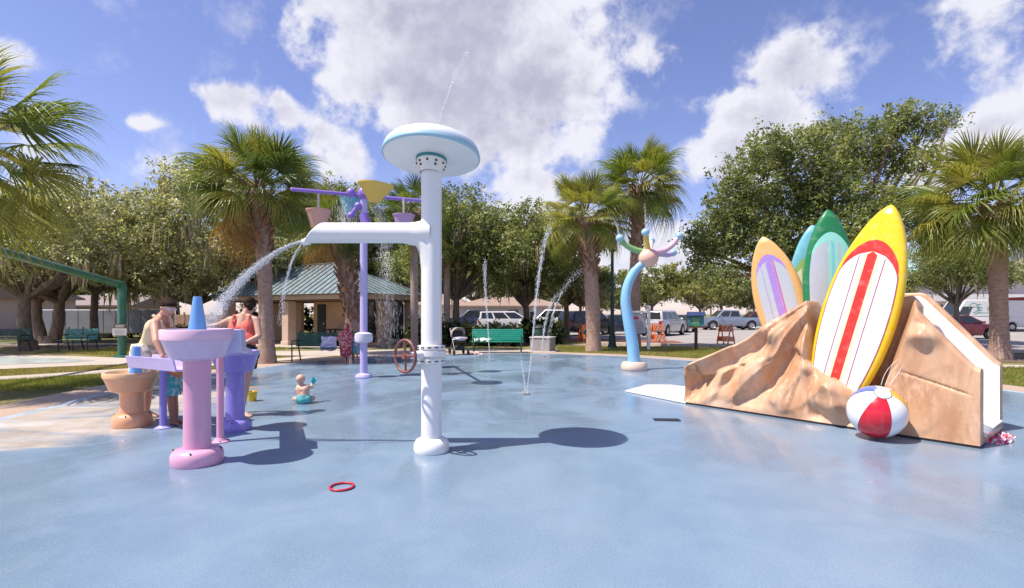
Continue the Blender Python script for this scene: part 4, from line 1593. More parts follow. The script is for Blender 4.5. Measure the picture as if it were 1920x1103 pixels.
# concrete seat block, dark litter bin, lamp post
cb = thing('concrete_block', 'rough grey concrete block at the pad edge', 'block', (px_x(1018, 21), 21.1, -.045), R(-24))
mb = MB()
mb.box((0, 0, .27), (.86, .70, .54))
mb.build('block', mat('grey_concrete', (.34, .32, .32), .9, (.26, .245, .25), 4, .6, bump=.5), cb, bevel=.02)
mb = MB()
mb.box((0, 0, .565), (.92, .76, .05))
mb.build('cap', mat('pale_cap', (.50, .47, .45), .85), cb, bevel=.015)
lb = thing('litter_bin', 'dark round litter bin behind the concrete block', 'bin', (px_x(1012, 24), 24, -.05), 0)
MB().lathe([(.26, 0), (.30, .02), (.31, .8), (.29, .84)], (0, 0, 0), 20).build('drum', M_leg, lb)
MB().lathe([(.32, .84), (.33, .88), (.22, 1.0), (.05, 1.04)], (0, 0, 0), 20).build('lid', M_black, lb)

lp = thing('street_lamp', 'dark green lamp post between the two right palms', 'lamp post', (px_x(1148, 23), 23, -.05), 0)
M_lampg = mat('lamp_post_green', (.012, .045, .042), .4)
MB().lathe([(.21, 0), (.21, .1), (.17, .16), (.16, .5), (.12, .6), (.10, .7), (.085, 1.2), (.065, 4.3), (.05, 4.35)], n=20).build('post', M_lampg, lp)
MB().lathe([(.09, 4.3), (.16, 4.36), (.17, 4.42), (.08, 4.46)], n=20).build('collar', M_lampg, lp)
MB().lathe([(.10, 4.46), (.17, 4.6), (.19, 4.8), (.15, 4.95), (.05, 5.0)], n=20).build('globe', mat('frosted_globe', (.8, .8, .78), .3), lp)
MB().lathe([(.20, 4.9), (.12, 5.08), (.03, 5.2)], n=20).build('cap', M_lampg, lp)
for i, (px, d, h, lab) in enumerate(((1680 + 68, 47, 5.6, 'thin grey lamp post between surfboards and small oak'), (1333, 60, 5.2, 'distant lamp post above the gray blue pickup'))):
    q = thing('street_lamp', lab, 'lamp post', (px_x(px, d), d, -.04), 0)
    MB().lathe([(.16, 0), (.14, .6), (.08, .7), (.06, h)], n=12).build('post', mat('grey_lamp_post', (.16, .17, .17), .5), q)
    mb = MB()
    mb.box((-.5, 0, h), (1.3, .3, .14))
    mb.build('lamp_head', mat('grey_lamp_post', (0, 0, 0)), q, bevel=.03)

# orange folding barricades with striped boards
M_orange = mat('barricade_orange', (.90, .22, .05), .5, (.82, .18, .04), 5, .4)
M_owhite = mat('reflective_white', (.75, .66, .58), .4)


def barricade(label, px, d, rz):
    root = thing('road_barricade', label, 'barricade', (px_x(px, d), d, -.036), R(rz), 'orange folding barricades by the parking lot')
    for s in (-1, 1):
        fr = MB()
        for x in (-.30, .30):
            fr.bar((x, s * .26, 0), (x, s * .03, 1.0), .055, .035)
        f = fr.build('frame', M_orange, root, bevel=.006)
        for zc, h in ((.80, .30), (.30, .24)):
            yy = s * (.26 - .23 * zc) + s * .03
            mb = MB()
            mb.box((0, yy, zc), (.66, .025, h), (R(13 * s), 0, 0))
            b = mb.build('board', M_orange, f, bevel=.004)
            # slanted orange bands printed on the board
            mb = MB()
            mt = Matrix.Rotation(R(13 * s), 3, 'X')
            for k in range(-3, 3):
                x0 = k * .22
                pol = []
                for (xx, zz) in ((x0, -h / 2), (x0 + .07, -h / 2), (x0 + .07 + h * .8, h / 2), (x0 + h * .8, h / 2)):
                    pol.append((max(-.32, min(.32, xx)), zz))
                if abs(pol[0][0] - pol[1][0]) + abs(pol[2][0] - pol[3][0]) < .02:
                    continue
                mb.add([mt @ Vector((px_, s * .0155, pz_)) + Vector((0, yy, zc)) for px_, pz_ in pol], [(0, 1, 2, 3)])
            mb.build('stripe', M_owhite, f, smooth=None)
    return root


barricade('orange striped barricade in front of the gray blue pickup', 1361, 24.9, 14)
barricade('orange striped barricade right of the white sign post', 1233, 26.6, 22)
barricade('orange striped barricade hidden behind the leaning palm', 1098, 27.5, 30)

bb = thing('book_box', 'small teal and green book box on a brown post', 'box', (px_x(1305, 21.6), 21.6, -.05), R(-12))
mb = MB()
mb.box((0, 0, .5), (.12, .12, 1.0))
mb.build('post', mat('brown_post', (.075, .045, .028), .8), bb, bevel=.01)
mb = MB()
mb.box((0, 0, 1.22), (.58, .42, .44))
bx = mb.build('cabinet', mat('teal_paint', (.055, .22, .27), .5, (.04, .17, .25), 4, .4), bb, bevel=.01)
mb = MB()
mb.box((-.04, -.22, 1.20), (.34, .02, .36))
dr = mb.build('door', mat('green_paint', (.05, .33, .12), .5), bb, bevel=.005)
mb = MB()
mb.box((-.04, -.232, 1.22), (.24, .012, .24))
mb.build('pane', mat('book_box_glass', (.16, .30, .22), .1), dr)
mb = MB()
mb.prism([(-.28, 1.44), (.28, 1.44), (.32, 1.46), (0, 1.62), (-.32, 1.46)], -.36, .36, axis='x')
mb.build('roof', mat('navy_roof', (.03, .05, .16), .5), bb)
mb = MB()
mb.box((0, 0, .975), (.64, .46, .05))
mb.build('shelf', mat('rust_shelf', (.20, .06, .03), .7), bb)

sp = thing('sign_board', 'white post with hanging grey notice board behind the blue tube', 'sign', (px_x(1216, 21.6), 21.6, -.05), R(4))
mb = MB()
mb.box((0, 0, .92), (.12, .12, 1.84))
mb.build('post', M_white, sp, bevel=.01)
mb = MB()
mb.box((0, 0, 1.88), (.16, .16, .06), taper=.4)
mb.build('post_cap', M_white, sp)
mb = MB()
mb.box((-.55, 0, 1.62), (1.0, .07, .09))
mb.build('arm', M_white, sp, bevel=.01)
mb = MB()
mb.box((-.55, 0, 1.13), (.86, .03, .84))
pnl = mb.build('panel', mat('grey_notice', (.46, .44, .49), .5), sp, bevel=.005)
mb = MB()
mb.box((-.62, -.018, 1.36), (.34, .006, .12))
mb.build('heading', M_redprint, pnl)
mb = MB()
for k in range(5):
    mb.box((-.55, -.018, 1.18 - k * .09), (.66 - .08 * (k % 2), .006, .025))
mb.build('text_line', mat('grey_print', (.25, .23, .27), .6), pnl)

# ------------------------------------------------------------------ green shade frame on the left
M_sgreen = mat('shade_frame_green', (.008, .155, .095), .35, (.006, .12, .075), 2, .4, coat=.3)
sf = thing('shade_frame', 'tall green steel frame on the lawn with a notice on its post', 'frame', (px_x(229, 18.2), 18.2, -.05), 0)
bx0 = Vector((0, 0, 2.55))
farp = Vector((-7.2, 5.0, 0)) - Vector((sf.location.x, sf.location.y, 0)) + Vector((-2.2, 0, 0))
b1 = Vector((-13.0 - sf.location.x, 13.0 - 18.2, 3.14))
b2 = b1 + (b1 - bx0).normalized() * 3.2
MB().tube([(0, 0, 0), (0, 0, 2.42)], .132, 20).build('post', M_sgreen, sf)
MB().tube([(0, 0, 2.36), (0, 0, 2.52), bx0 + (b1 - bx0).normalized() * .05, bx0 + (b1 - bx0).normalized() * .30], [.15, .15, .145, .13], 18).build('elbow', M_sgreen, sf)
MB().tube([bx0 + (b1 - bx0).normalized() * .25, b2], .115, 18).build('beam', M_sgreen, sf)
MB().tube([(b2.x, b2.y, 0), (b2.x, b2.y, b2.z + .1)], .155, 18).build('post', M_sgreen, sf)
MB().lathe([(.27, 0), (.27, .04), (.2, .07)], n=20).build('base_plate', M_sgreen, sf)
mb = MB()
mb.box((.06, -.18, 1.10), (.44, .02, .14))
nt = mb.build('sign_heading', mat('brown_sign', (.085, .06, .05), .5), sf, bevel=.004)
mb = MB()
for k in range(2):
    mb.box((.06, -.192, 1.125 - k * .05), (.30, .004, .018))
mb.build('text_line', M_owhite, nt)
mb = MB()
mb.box((.05, -.18, .90), (.50, .02, .24))
nt2 = mb.build('notice', mat('pale_notice', (.58, .54, .53), .5), sf, bevel=.004)
mb = MB()
for k in range(4):
    mb.box((.05, -.192, .97 - k * .045), (.40 - .05 * (k % 2), .004, .012))
mb.build('text_line', mat('grey_print', (0, 0, 0)), nt2)

# ------------------------------------------------------------------ white mushroom post
M_gloss = mat('white_gloss_pipe', (.81, .80, .785), .22, (.77, .76, .75), 1.5, .3, coat=.4)
M_capblue = mat('cap_blue_band', (.38, .58, .70), .3, (.34, .54, .66), 2, .3)
M_teal = mat('teal_ring', (.04, .27, .34), .3)
M_bolt = mat('dull_bolt', (.10, .09, .09), .4, metal=.6)
M_wheelred = mat('weathered_red_paint', (.24, .085, .07), .45, (.17, .07, .06), 9, .6)
GX, GD = ground(809, 846)
wp = thing('spray_post', 'tall white pipe with mushroom cap, side arm and red hand wheel', 'water feature', (GX, GD, 0))
RP = .112
MB().lathe([(RP, .06), (RP, 3.10)], n=40, close=True).build('post', M_gloss, wp)
MB().lathe([(.185, 0), (.195, .03), (.19, .09), (.165, .13), (.13, .15), (RP, .152)], n=40).build('base', M_gloss, wp)
tilt = Matrix.Rotation(R(-8), 3, 'X') @ Matrix.Rotation(R(2.0), 3, 'Y')
cz = Vector((0, 0, 3.19))
RC = .525
dome = [(RC - .012, .0), (RC + .004, .012), (RC + .006, .028), (RC - .002, .058)]
MB().lathe(dome, cz, 64, 0, tilt, close=False).build('cap_band', M_capblue, wp, 80)
top = [(RC - .004, .059)] + [(RC * math.cos(a) - .004, .059 + .215 * math.sin(a)) for a in np.linspace(.06, math.pi / 2, 14)]
MB().lathe([(.02, -.004), (RC - .03, -.004), (RC - .012, 0)], cz, 64, 0, tilt, close=False).build('cap_underside', M_gloss, wp, 60)
MB().lathe(top, cz, 64, 0, tilt, close=False).build('cap', mat('pale_blue_cap', (.74, .80, .84), .25, (.70, .77, .82), 1.4, .3, coat=.3), wp, 80)
MB().lathe([(.165, -.035), (.168, -.005), (.16, 0)], cz, 40, 0, tilt, close=False).build('collar_ring', M_teal, wp)
MB().lathe([(RP, -.17), (.128, -.13), (.15, -.085), (.16, -.034), (.155, -.03)], cz, 40, 0, tilt, close=False).build('cap_socket', M_gloss, wp)
for i in range(10):
    a = i * math.pi * 2 / 10 + .2
    for zz, rr in ((-.075, .152), (-.112, .137)):
        if zz < -.1 and i % 2:
            continue
        mb = MB()
        mb.ball(cz + tilt @ Vector((math.cos(a) * rr, math.sin(a) * rr, zz)), .014, 6)
        mb.build('bolt', M_bolt, wp)
AZ = EYE + (HY - 437) / FPX * GD
ax1 = px_x(571, GD) - GX
mb = MB()
n_ = 28
ring_pts = []
for x in (0.0, -.10, -.16, -.24, ax1 + .22):
    fl = 1 + (.20 if x > -.12 else (.08 if x > -.2 else 0))
    ring_pts.append([Vector((x, RP * fl * math.cos(2 * math.pi * k / n_), AZ + RP * fl * math.sin(2 * math.pi * k / n_))) for k in range(n_)])
cut = []
for k in range(n_):
    s_ = math.sin(2 * math.pi * k / n_)
    cut.append(Vector((ax1 + .10 * (1 + s_) , RP * math.cos(2 * math.pi * k / n_), AZ + RP * s_)))
ring_pts.append(cut)
V = [v for r_ in ring_pts for v in r_]
F = [(i * n_ + k, i * n_ + (k + 1) % n_, (i + 1) * n_ + (k + 1) % n_, (i + 1) * n_ + k) for i in range(len(ring_pts) - 1) for k in range(n_)] + [tuple(range((len(ring_pts) - 1) * n_, len(ring_pts) * n_))]
mb.add(V, F).build('arm', M_gloss, wp, 35, bevel=.012)
mb = MB()
mb.tube([(ax1 + .05, 0, AZ - .085), (ax1 - .02, 0, AZ - .105)], [.045, .035], 14)
mb.build('nozzle', M_gloss, wp)
mb = MB()
mb.tube([(-.35, 0, AZ - .02), (-.12, 0, AZ - .05), (-.03, 0, AZ - .18), (0, 0, AZ - .42)], [.085, .105, .112, .11], 24)
mb.build('elbow', M_gloss, wp)
VZ = EYE + (HY - 664) / FPX * GD
MB().lathe([(RP, VZ - .10), (.150, VZ - .095), (.150, VZ - .045), (.128, VZ - .04), (.128, VZ - .02), (.158, VZ - .015), (.158, VZ + .035), (.128, VZ + .04), (.128, VZ + .055), (.150, VZ + .06), (.150, VZ + .095), (RP, VZ + .10)], n=40, close=False).build('valve_collar', M_gloss, wp, 30)
for k in range(12):
    a = k * math.pi / 6
    for zz in (-.07, .01, .078):
        MB().box((math.cos(a) * .147, math.sin(a) * .147, VZ + zz), (.016, .04, .014), (0, 0, a)).build('collar_slot', M_bolt, wp, bevel=.003)
wn = Vector((-.64, -.77, 0)).normalized()
wc = Vector((0, 0, VZ)) + wn * .36
mb = MB()
mb.tube([Vector((0, 0, VZ)) + wn * .1, Vector((0, 0, VZ)) + wn * .22, wc - wn * .06], [.055, .045, .03], 16)
mb.build('valve_stem', M_gloss, wp)
hw_ = thing('hand_wheel', None, None)
bpy.data.objects.remove(hw_)
wx = Vector((-wn.y, wn.x, 0))
mb = MB()
N_ = 40
mb.tube([wc + (wx * math.cos(2 * math.pi * k / N_) + Vector((0, 0, 1)) * math.sin(2 * math.pi * k / N_)) * .166 for k in range(N_ + 1)], .016, 10, caps=False)
hwl = mb.build('hand_wheel', M_wheelred, wp)
for a in (0, math.pi / 2, math.pi, 1.5 * math.pi):
    d_ = wx * math.cos(a + .06) + Vector((0, 0, 1)) * math.sin(a + .06)
    mb = MB()
    mb.tube([wc + d_ * .02, wc + d_ * .163], [.015, .011], 8)
    mb.build('spoke', M_wheelred, hwl)
mb = MB()
mb.tube([wc - wn * .05, wc + wn * .025], .032, 14)
mb.build('hub', M_wheelred, hwl)

# ------------------------------------------------------------------ water tables
M_pink = mat('pink_fibreglass', (.72, .37, .52), .3, (.66, .31, .47), 1.6, .4, coat=.25)
M_pinkpale = mat('pale_pink_rim', (.78, .52, .64), .3, (.72, .46, .60), 1.6, .4, coat=.25)
M_lilacbowl = mat('lilac_bowl', (.66, .50, .68), .3, (.61, .45, .63), 1.6, .4, coat=.25)
M_orangef = mat('orange_fibreglass', (.76, .38, .21), .32, (.70, .33, .17), 1.6, .4, coat=.25)
M_purple = mat('purple_fibreglass', (.27, .215, .62), .3, (.23, .18, .56), 1.6, .4, coat=.25)
M_purplepale = mat('pale_purple_rim', (.40, .36, .72), .3, (.35, .31, .66), 1.6, .4, coat=.25)
M_trough = mat('lilac_trough', (.55, .46, .78), .3, (.49, .41, .73), 1.6, .4, coat=.25)
M_cone = mat('blue_cone', (.17, .38, .74), .35, (.145, .34, .68), 2, .4)
M_chute = mat('pale_chute', (.60, .58, .80), .3, (.54, .52, .76), 1.6, .4)
M_water = None


def water_table(name, label, px, py, z_rim, z_bowl, rb, rc, rf, mcol, mbowl, mrim, cone=None, rimh=.10, foot=.15, group='water tables by the bathers'):
    x, d = ground(px, py)
    root = thing(name, label, 'water table', (x, d, 0), 0, group)
    MB().lathe([(rf * .97, 0), (rf, .02), (rf, foot * .55), (rf * .95, foot * .82), (rf * .82, foot), (rc * 1.04, foot + .01)], n=44).build('foot', mcol, root)
    MB().lathe([(rc * 1.03, foot * .9), (rc, foot + .05), (rc * .97, z_bowl * .6), (rc, z_bowl - .03), (rc * 1.12, z_bowl + .005)], n=44, close=False).build('pedestal', mcol, root)
    zr = z_rim - rimh
    MB().lathe([(rc * 1.08, z_bowl - .012), (rc * 1.3, z_bowl + .0), (rb * .74, z_bowl + .02), (rb * .95, zr - .01), (rb * .97, zr)], n=56, close=False).build('bowl', mbowl, root, 30)
    MB().lathe([(rb * .965, zr), (rb * .985, zr + .004), (rb, z_rim - .012), (rb - .008, z_rim), (rb - .035, z_rim), (rb - .05, z_rim - .03), (rb * .6, z_bowl + .08), (.02, z_bowl + .07)], n=56, close=False).build('rim', mrim, root, 50)
    MB().lathe([(rb - .05, z_rim - .045), (.01, z_rim - .045)], n=48, close=False).build('water', mat('basin_water', (.32, .46, .56), .06, coat=.5), root)
    for k in range(4):
        a = k * math.pi / 2 - 1.3
        mb = MB()
        mb.ball((math.cos(a) * rf * .9, math.sin(a) * rf * .9, foot * .95), .010, 6)
        mb.build('bolt', M_bolt, root)
    if cone:
        h, r0_, r1_, ox, oy = cone
        MB().lathe([(r0_, z_rim - .06), (r0_ * .98, z_rim - .04), (r1_ * 1.04, z_rim + h - .015), (r1_, z_rim + h), (r1_ * .6, z_rim + h + .002)], (ox, oy, 0), 32).build('spray_cone', M_cone, root)
    return root


pinkt = water_table('water_table', 'tall pink water table with blue cone in its bowl', 370, 868, 1.345, 1.04, .325, .124, .236, M_pink, M_lilacbowl, M_pinkpale, (.325, .088, .038, -.03, .05), .105, .15)
orat = water_table('water_table', 'low orange water table with small blue cone', 248, 798, .725, .455, .328, .142, .230, M_orangef, M_orangef, mat('pale_orange_rim', (.80, .50, .29), .32, (.74, .44, .24), 1.6, .4), (.33, .080, .045, .03, .03), .07, .17)
purt = water_table('water_table', 'deep purple water table behind the thin pink pipe', 441, 806, 1.02, .74, .285, .112, .195, M_purple, M_purple, M_purplepale, None, .05, .13)

# open lilac trough that feeds the orange bowl, on a slim purple pipe
tx, td = ground(306, 803)
trg = thing('water_trough', 'lilac trough on a slim purple pipe above the orange table', 'trough', (tx, td, 0))
A_ = Vector((px_x(262, 6.75) - tx, 6.75 - td, 0))
B_ = Vector((px_x(352, 6.05) - tx, 6.05 - td, 0))
u_ = (B_ - A_).normalized()
v_ = Vector((-u_.y, u_.x, 0))
mb = MB()
prof = [(-.13, .0), (.13, .0), (.165, .155), (.145, .155), (.115, .02), (-.115, .02), (-.145, .155), (-.165, .155)]
vs = [A_ + v_ * a + Vector((0, 0, .80 + b)) for a, b in prof] + [B_ + v_ * a + Vector((0, 0, .82 + b)) for a, b in prof]
k = len(prof)
mb.add(vs, [(i, (i + 1) % k, (i + 1) % k + k, i + k) for i in range(k)] + [(0, 1, 4, 5)[::-1], (1, 2, 3, 4)[::-1], (0, 5, 6, 7)[::-1], (k, k + 1, k + 4, k + 5), (k + 1, k + 2, k + 3, k + 4), (k, k + 5, k + 6, k + 7)])
mb.build('channel', M_trough, trg, 30, bevel=.006)
MB().tube([(0, 0, .01), (0, 0, .81)], .043, 22).build('pipe', M_purple, trg)
MB().lathe([(.10, 0), (.10, .012), (.075, .02), (.06, .035)], n=24).build('flange', M_purplepale, trg)
# chute from the pink bowl down to the purple bowl, carried by the thin pink pipe
cx_, cd_ = ground(413, 829)
cht = thing('water_chute', 'pale lilac chute on a thin pink pipe beside the tall pink table', 'chute', (cx_, cd_, 0))
a = Vector((px_x(424, 5.35) - cx_, 5.37 - cd_, 0))
b = Vector((px_x(452, 6.45) - cx_, 6.45 - cd_, 0))
u_ = (b - a).normalized()
v_ = Vector((-u_.y, u_.x, 0))
mb = MB()
side = [a + Vector((0, 0, 1.09)), b + Vector((0, 0, .985)), b + Vector((0, 0, 1.045)), a.lerp(b, .42) + Vector((0, 0, 1.12)), a.lerp(b, .30) + Vector((0, 0, 1.325)), a + Vector((0, 0, 1.335))]
k = len(side)
mb.add([q_ + v_ * .13 for q_ in side] + [q_ - v_ * .13 for q_ in side], [tuple(range(k)), tuple(reversed(range(k, 2 * k)))] + [(i, i + k, (i + 1) % k + k, (i + 1) % k) for i in range(k)])
mb.build('channel', M_chute, cht, 20, bevel=.012)
mb = MB()
mb.bar(a.lerp(b, .44) + Vector((0, 0, 1.118)), b + Vector((0, 0, 1.049)), .17, .012)
mb.build('chute_floor', M_cone, cht)
MB().tube([(0, 0, .01), (0, 0, 1.05)], .039, 20).build('pipe', M_pink, cht)
MB().lathe([(.10, 0), (.10, .014), (.07, .022), (.055, .05)], n=24).build('flange', M_pink, cht)
mb = MB()
for k2 in range(4):
    mb.ball((math.cos(k2 * 1.57 + .5) * .08, math.sin(k2 * 1.57 + .5) * .08, .018), .011, 5)
mb.build('bolt', M_bolt, cht)

# ------------------------------------------------------------------ purple bucket tree
M_lav = mat('lavender_pole', (.50, .45, .76), .3, (.44, .39, .71), 1.5, .4, coat=.2)
M_violet = mat('violet_arm', (.30, .19, .60), .35, (.25, .15, .54), 2, .4)
bx_, bd_ = ground(682, 708)
bt = thing('bucket_tree', 'tall lavender pole carrying crossed arms of tipping buckets', 'water feature', (bx_, bd_, 0))
MB().tube([(0, 0, .02), (0, 0, 4.40)], .085, 24).build('pole', M_lav, bt)
MB().lathe([(.19, 0), (.20, .02), (.18, .07), (.12, .10), (.085, .11)], n=28).build('base', M_lav, bt)
cz_ = EYE + (HY - 633) / FPX * bd_
MB().lathe([(.085, cz_ - .13), (.13, cz_ - .12), (.20, cz_ - .09), (.21, cz_), (.20, cz_ + .09), (.13, cz_ + .12), (.085, cz_ + .13)], n=28, close=False).build('pole_collar', mat('pale_collar', (.66, .63, .74), .35), bt)
ZA = 4.30


def loc(px, py, d):
    p = at(px, py, d)
    return p - Vector((bx_, bd_, 0))


e1, e2 = Vector((px_x(548, 11.55) - bx_, 11.55 - bd_, ZA)), Vector((px_x(806, 12.8) - bx_, 12.8 - bd_, ZA))
f1, f2 = Vector((.70, -1.72, 3.98)), Vector((-.72, 1.8, 4.62))
for p, q in ((e1, e2), (f1, f2)):
    mb = MB()
    mb.tube([p, q], .042, 14)
    mb.ball(p, .045, 8)
    mb.ball(q, .045, 8)
    mb.build('arm', M_violet, bt)
mb = MB()
mb.ball((0, 0, ZA), (.14, .14, .17), 12)
mb.ball((-.28, -.05, ZA + .02), .11, 10)
mb.ball((-.10, -.1, ZA - .30), .085, 10)
mb.ball((-.27, -.1, ZA - .52), .08, 10)
mb.tube([(-.1, -.1, ZA - .3), (-.27, -.1, ZA - .52)], .05, 10)
mb.tube([(.02, -.08, ZA - .50), (.10, -.1, ZA - .78)], .11, 12)
mb.build('valve_cluster', M_violet, bt)


def bucket(c, r0_, r1_, h, m, arm_z, tiltm=None, nm='bucket'):
    c = Vector(c)
    tm = tiltm or Matrix.Identity(3)
    b_ = MB().lathe([(.01, -h + .01), (r1_ * .96, -h), (r1_, -h + .02), (r0_ * .98, -.03), (r0_ + .012, -.025), (r0_ + .015, 0), (r0_ - .01, 0), (r1_ * .9, -h + .04), (.01, -h + .04)], c, 30, 0, tm, close=False).build(nm, m, bt, 40)
    mb = MB()
    mb.tube([c + Vector((0, -.0, -h * .4)), (c.x, c.y, arm_z)], .026, 10)
    mb.tube([c + Vector((-r0_ * .97, 0, -.03)), c + Vector((r0_ * .97, 0, -.03))], .014, 8)
    mb.build('hanger', mat('pale_hanger', (.62, .55, .50), .4), b_)
    MB().lathe([(r0_ - .03, -.06), (.01, -.06)], c, 24, 0, tm, close=False).build('water', mat('basin_water', (0, 0, 0)), b_)
    return b_


pB = loc(597, 394, 11.8)
bucket(pB, .275, .16, .40, mat('peach_bucket', (.66, .38, .32), .4, (.60, .33, .27), 2), ZA)
bucket(loc(757, 403, 12.5), .26, .17, .34, mat('mauve_bucket', (.52, .34, .56), .4, (.47, .30, .51), 2), ZA)
bucket(loc(705, 346, 10.3), .345, .12, .36, mat('yellow_bucket', (.76, .54, .13), .4, (.70, .48, .10), 2), 3.98, Matrix.Rotation(R(6), 3, 'Y'))
bucket(loc(657, 368, 13.4), .29, .14, .50, mat('aqua_bucket', (.16, .46, .56), .3, (.13, .40, .52), 2), ZA + .06)

# ------------------------------------------------------------------ curved blue flower post
M_sky = mat('sky_blue_tube', (.26, .52, .74), .28, (.22, .47, .70), 1.5, .4, coat=.25)
M_peach = mat('peach_ball', (.78, .56, .44), .35, (.74, .42, .33), 3, .5)
fx, fd = ground(1189, 694)
fl = thing('flower_spray', 'curved sky blue tube topped by a peach ball with colourful arms', 'water feature', (fx, fd, 0))


def fl_at(px, py, dd=0.0):
    p = at(px, py, fd + dd)
    return p - Vector((fx, fd, 0))


MB().lathe([(.33, 0), (.35, .03), (.34, .14), (.30, .21), (.18, .22)], n=36).build('base', mat('cream_base', (.76, .58, .46), .4), fl)
pts = spline([fl_at(1189, 685), fl_at(1186, 645), fl_at(1178, 600), fl_at(1173, 565), fl_at(1177, 535), fl_at(1189, 510), fl_at(1203, 496)], 5)
MB().tube(pts, [.165 - .06 * i / (len(pts) - 1) for i in range(len(pts))], 22).build('stem', M_sky, fl, 70)
bc = fl_at(1215, 484)
mb = MB()
mb.ball(bc, (.27, .27, .25), 14)
mb.build('ball', M_peach, fl, 80)
M_tip = mat('blue_tip', (.36, .60, .74), .3)
for pp, c, dd in (([(1202, 472), (1184, 466), (1168, 455), (1162, 447)], (.24, .47, .19), -.1), ([(1217, 478), (1213, 460), (1211, 442), (1210, 436)], (.72, .54, .13), -.25),
                  ([(1220, 474), (1219, 466), (1220, 458), (1221, 452)], (.76, .72, .70), .35), ([(1226, 473), (1244, 470), (1260, 460), (1273, 443)], (.74, .45, .58), .05), ([(1226, 478), (1238, 476), (1252, 478), (1262, 474)], (.50, .42, .70), .45)):
    p_ = spline([fl_at(x_, y_, dd * i / 3) for i, (x_, y_) in enumerate(pp)], 5)
    n_ = len(p_)
    arm = MB().tube(p_, [.085 - .02 * i / n_ for i in range(n_)], 14).build('arm', mat('arm_paint_%d' % int(c[0] * 1000), c, .32, tuple(k_ * .88 for k_ in c), 2), fl, 70)
    mb = MB()
    mb.ball(p_[-1], .105, 10)
    tp = mb.build('tip', M_tip, arm, 80)

# ------------------------------------------------------------------ rock slide
O_ = Vector((2.86, 8.52, 0))
U_ = Vector((.6300, -.7766, 0)).normalized()
N_ = Vector((-U_.y * -1 * -1, 0, 0))
N_ = Vector((U_.y, -U_.x, 0))           # outward, towards the camera side
rz_ = math.atan2(U_.y, U_.x)
rock = thing('surf_slide', 'sandstone coloured rock slide with white chute and curved folds', 'slide', O_, 0)
rock.rotation_euler = (0, 0, rz_)       # local x along the front, local -y outward
m, t, b = material('airbrushed_sandstone')
co = t.add('ShaderNodeTexCoord').outputs['Object']
skew = t.add('ShaderNodeMapping')
t.put(skew.inputs['Vector'], co)
skew.inputs['Rotation'].default_value = (0, R(38), 0)
skew.inputs['Scale'].default_value = (2.6, 1.2, .8)
c = t.mix(t.ramp(t.noise(skew.outputs[0], 1.3, 5, .6, .6), .30, .68), (.44, .225, .115), (.62, .385, .24))
c = t.mix(t.ramp(t.noise(skew.outputs[0], 3.1, 6, .65, .4), .50, .74), c, (.68, .46, .325))
c = t.mix(t.math('MULTIPLY', t.ramp(t.noise(skew.outputs[0], 2.0, 5, .7, 1.2), .60, .74), .5), c, (.34, .17, .085))
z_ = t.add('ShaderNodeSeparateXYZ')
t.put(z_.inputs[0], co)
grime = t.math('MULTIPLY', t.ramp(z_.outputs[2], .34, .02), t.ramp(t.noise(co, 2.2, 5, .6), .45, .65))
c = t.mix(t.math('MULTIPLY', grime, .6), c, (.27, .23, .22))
t.put(b.inputs['Base Color'], c)
t.put(b.inputs['Roughness'], t.ramp(t.noise(co, 4, 4), .3, .7, .38, .55))
b.inputs['Coat Weight'].default_value = .05
b.inputs['Coat Roughness'].default_value = .2
bp = t.add('ShaderNodeBump')
bp.inputs['Strength'].default_value = .25
bp.inputs['Distance'].default_value = .02
t.put(bp.inputs['Height'], t.noise(co, 9, 6, .6))
t.l.new(bp.outputs[0], b.inputs['Normal'])
M_rock = m
TOPX = [0, .10, .33, .72, 1.05, 1.34, 1.62, 1.80, 1.86, 2.30, 2.50, 2.80, 2.96, 3.62, 3.68]
TOPZ = [.585, .66, .75, .95, 1.13, 1.36, 1.54, 1.66, 1.46, 1.42, 1.50, 1.68, 1.70, .885, .86]
g = np.random.default_rng(21)
seeds = g.uniform((-.2, -.1), (2.9, 1.8), (46, 2))
grads = g.normal(0, 1, (46, 2)) * np.array((.34, .30))
offs = g.normal(0, .045, 46)
ca, sa = math.cos(R(52)), math.sin(R(52))


def facet(tt, zz):
    """carved planes: every cell of a stretched mosaic is a tilted plane, softly blended with its neighbours"""
    p = np.stack([tt, zz], -1)[..., None, :] - seeds
    a = p[..., 0] * ca + p[..., 1] * sa
    c_ = -p[..., 0] * sa + p[..., 1] * ca
    d2 = (a / 1.9) ** 2 + c_ ** 2
    wt = np.exp(-d2 * 170)
    wt = wt / (wt.sum(-1, keepdims=True) + 1e-12)
    plane = offs + grads[:, 0] * c_ * .9 + grads[:, 1] * a * .35
    return (wt * np.clip(plane, -.16, .16)).sum(-1)


def sst(x, a, b_):
    q = np.clip((x - a) / (b_ - a), 0, 1)
    return q * q * (3 - 2 * q)


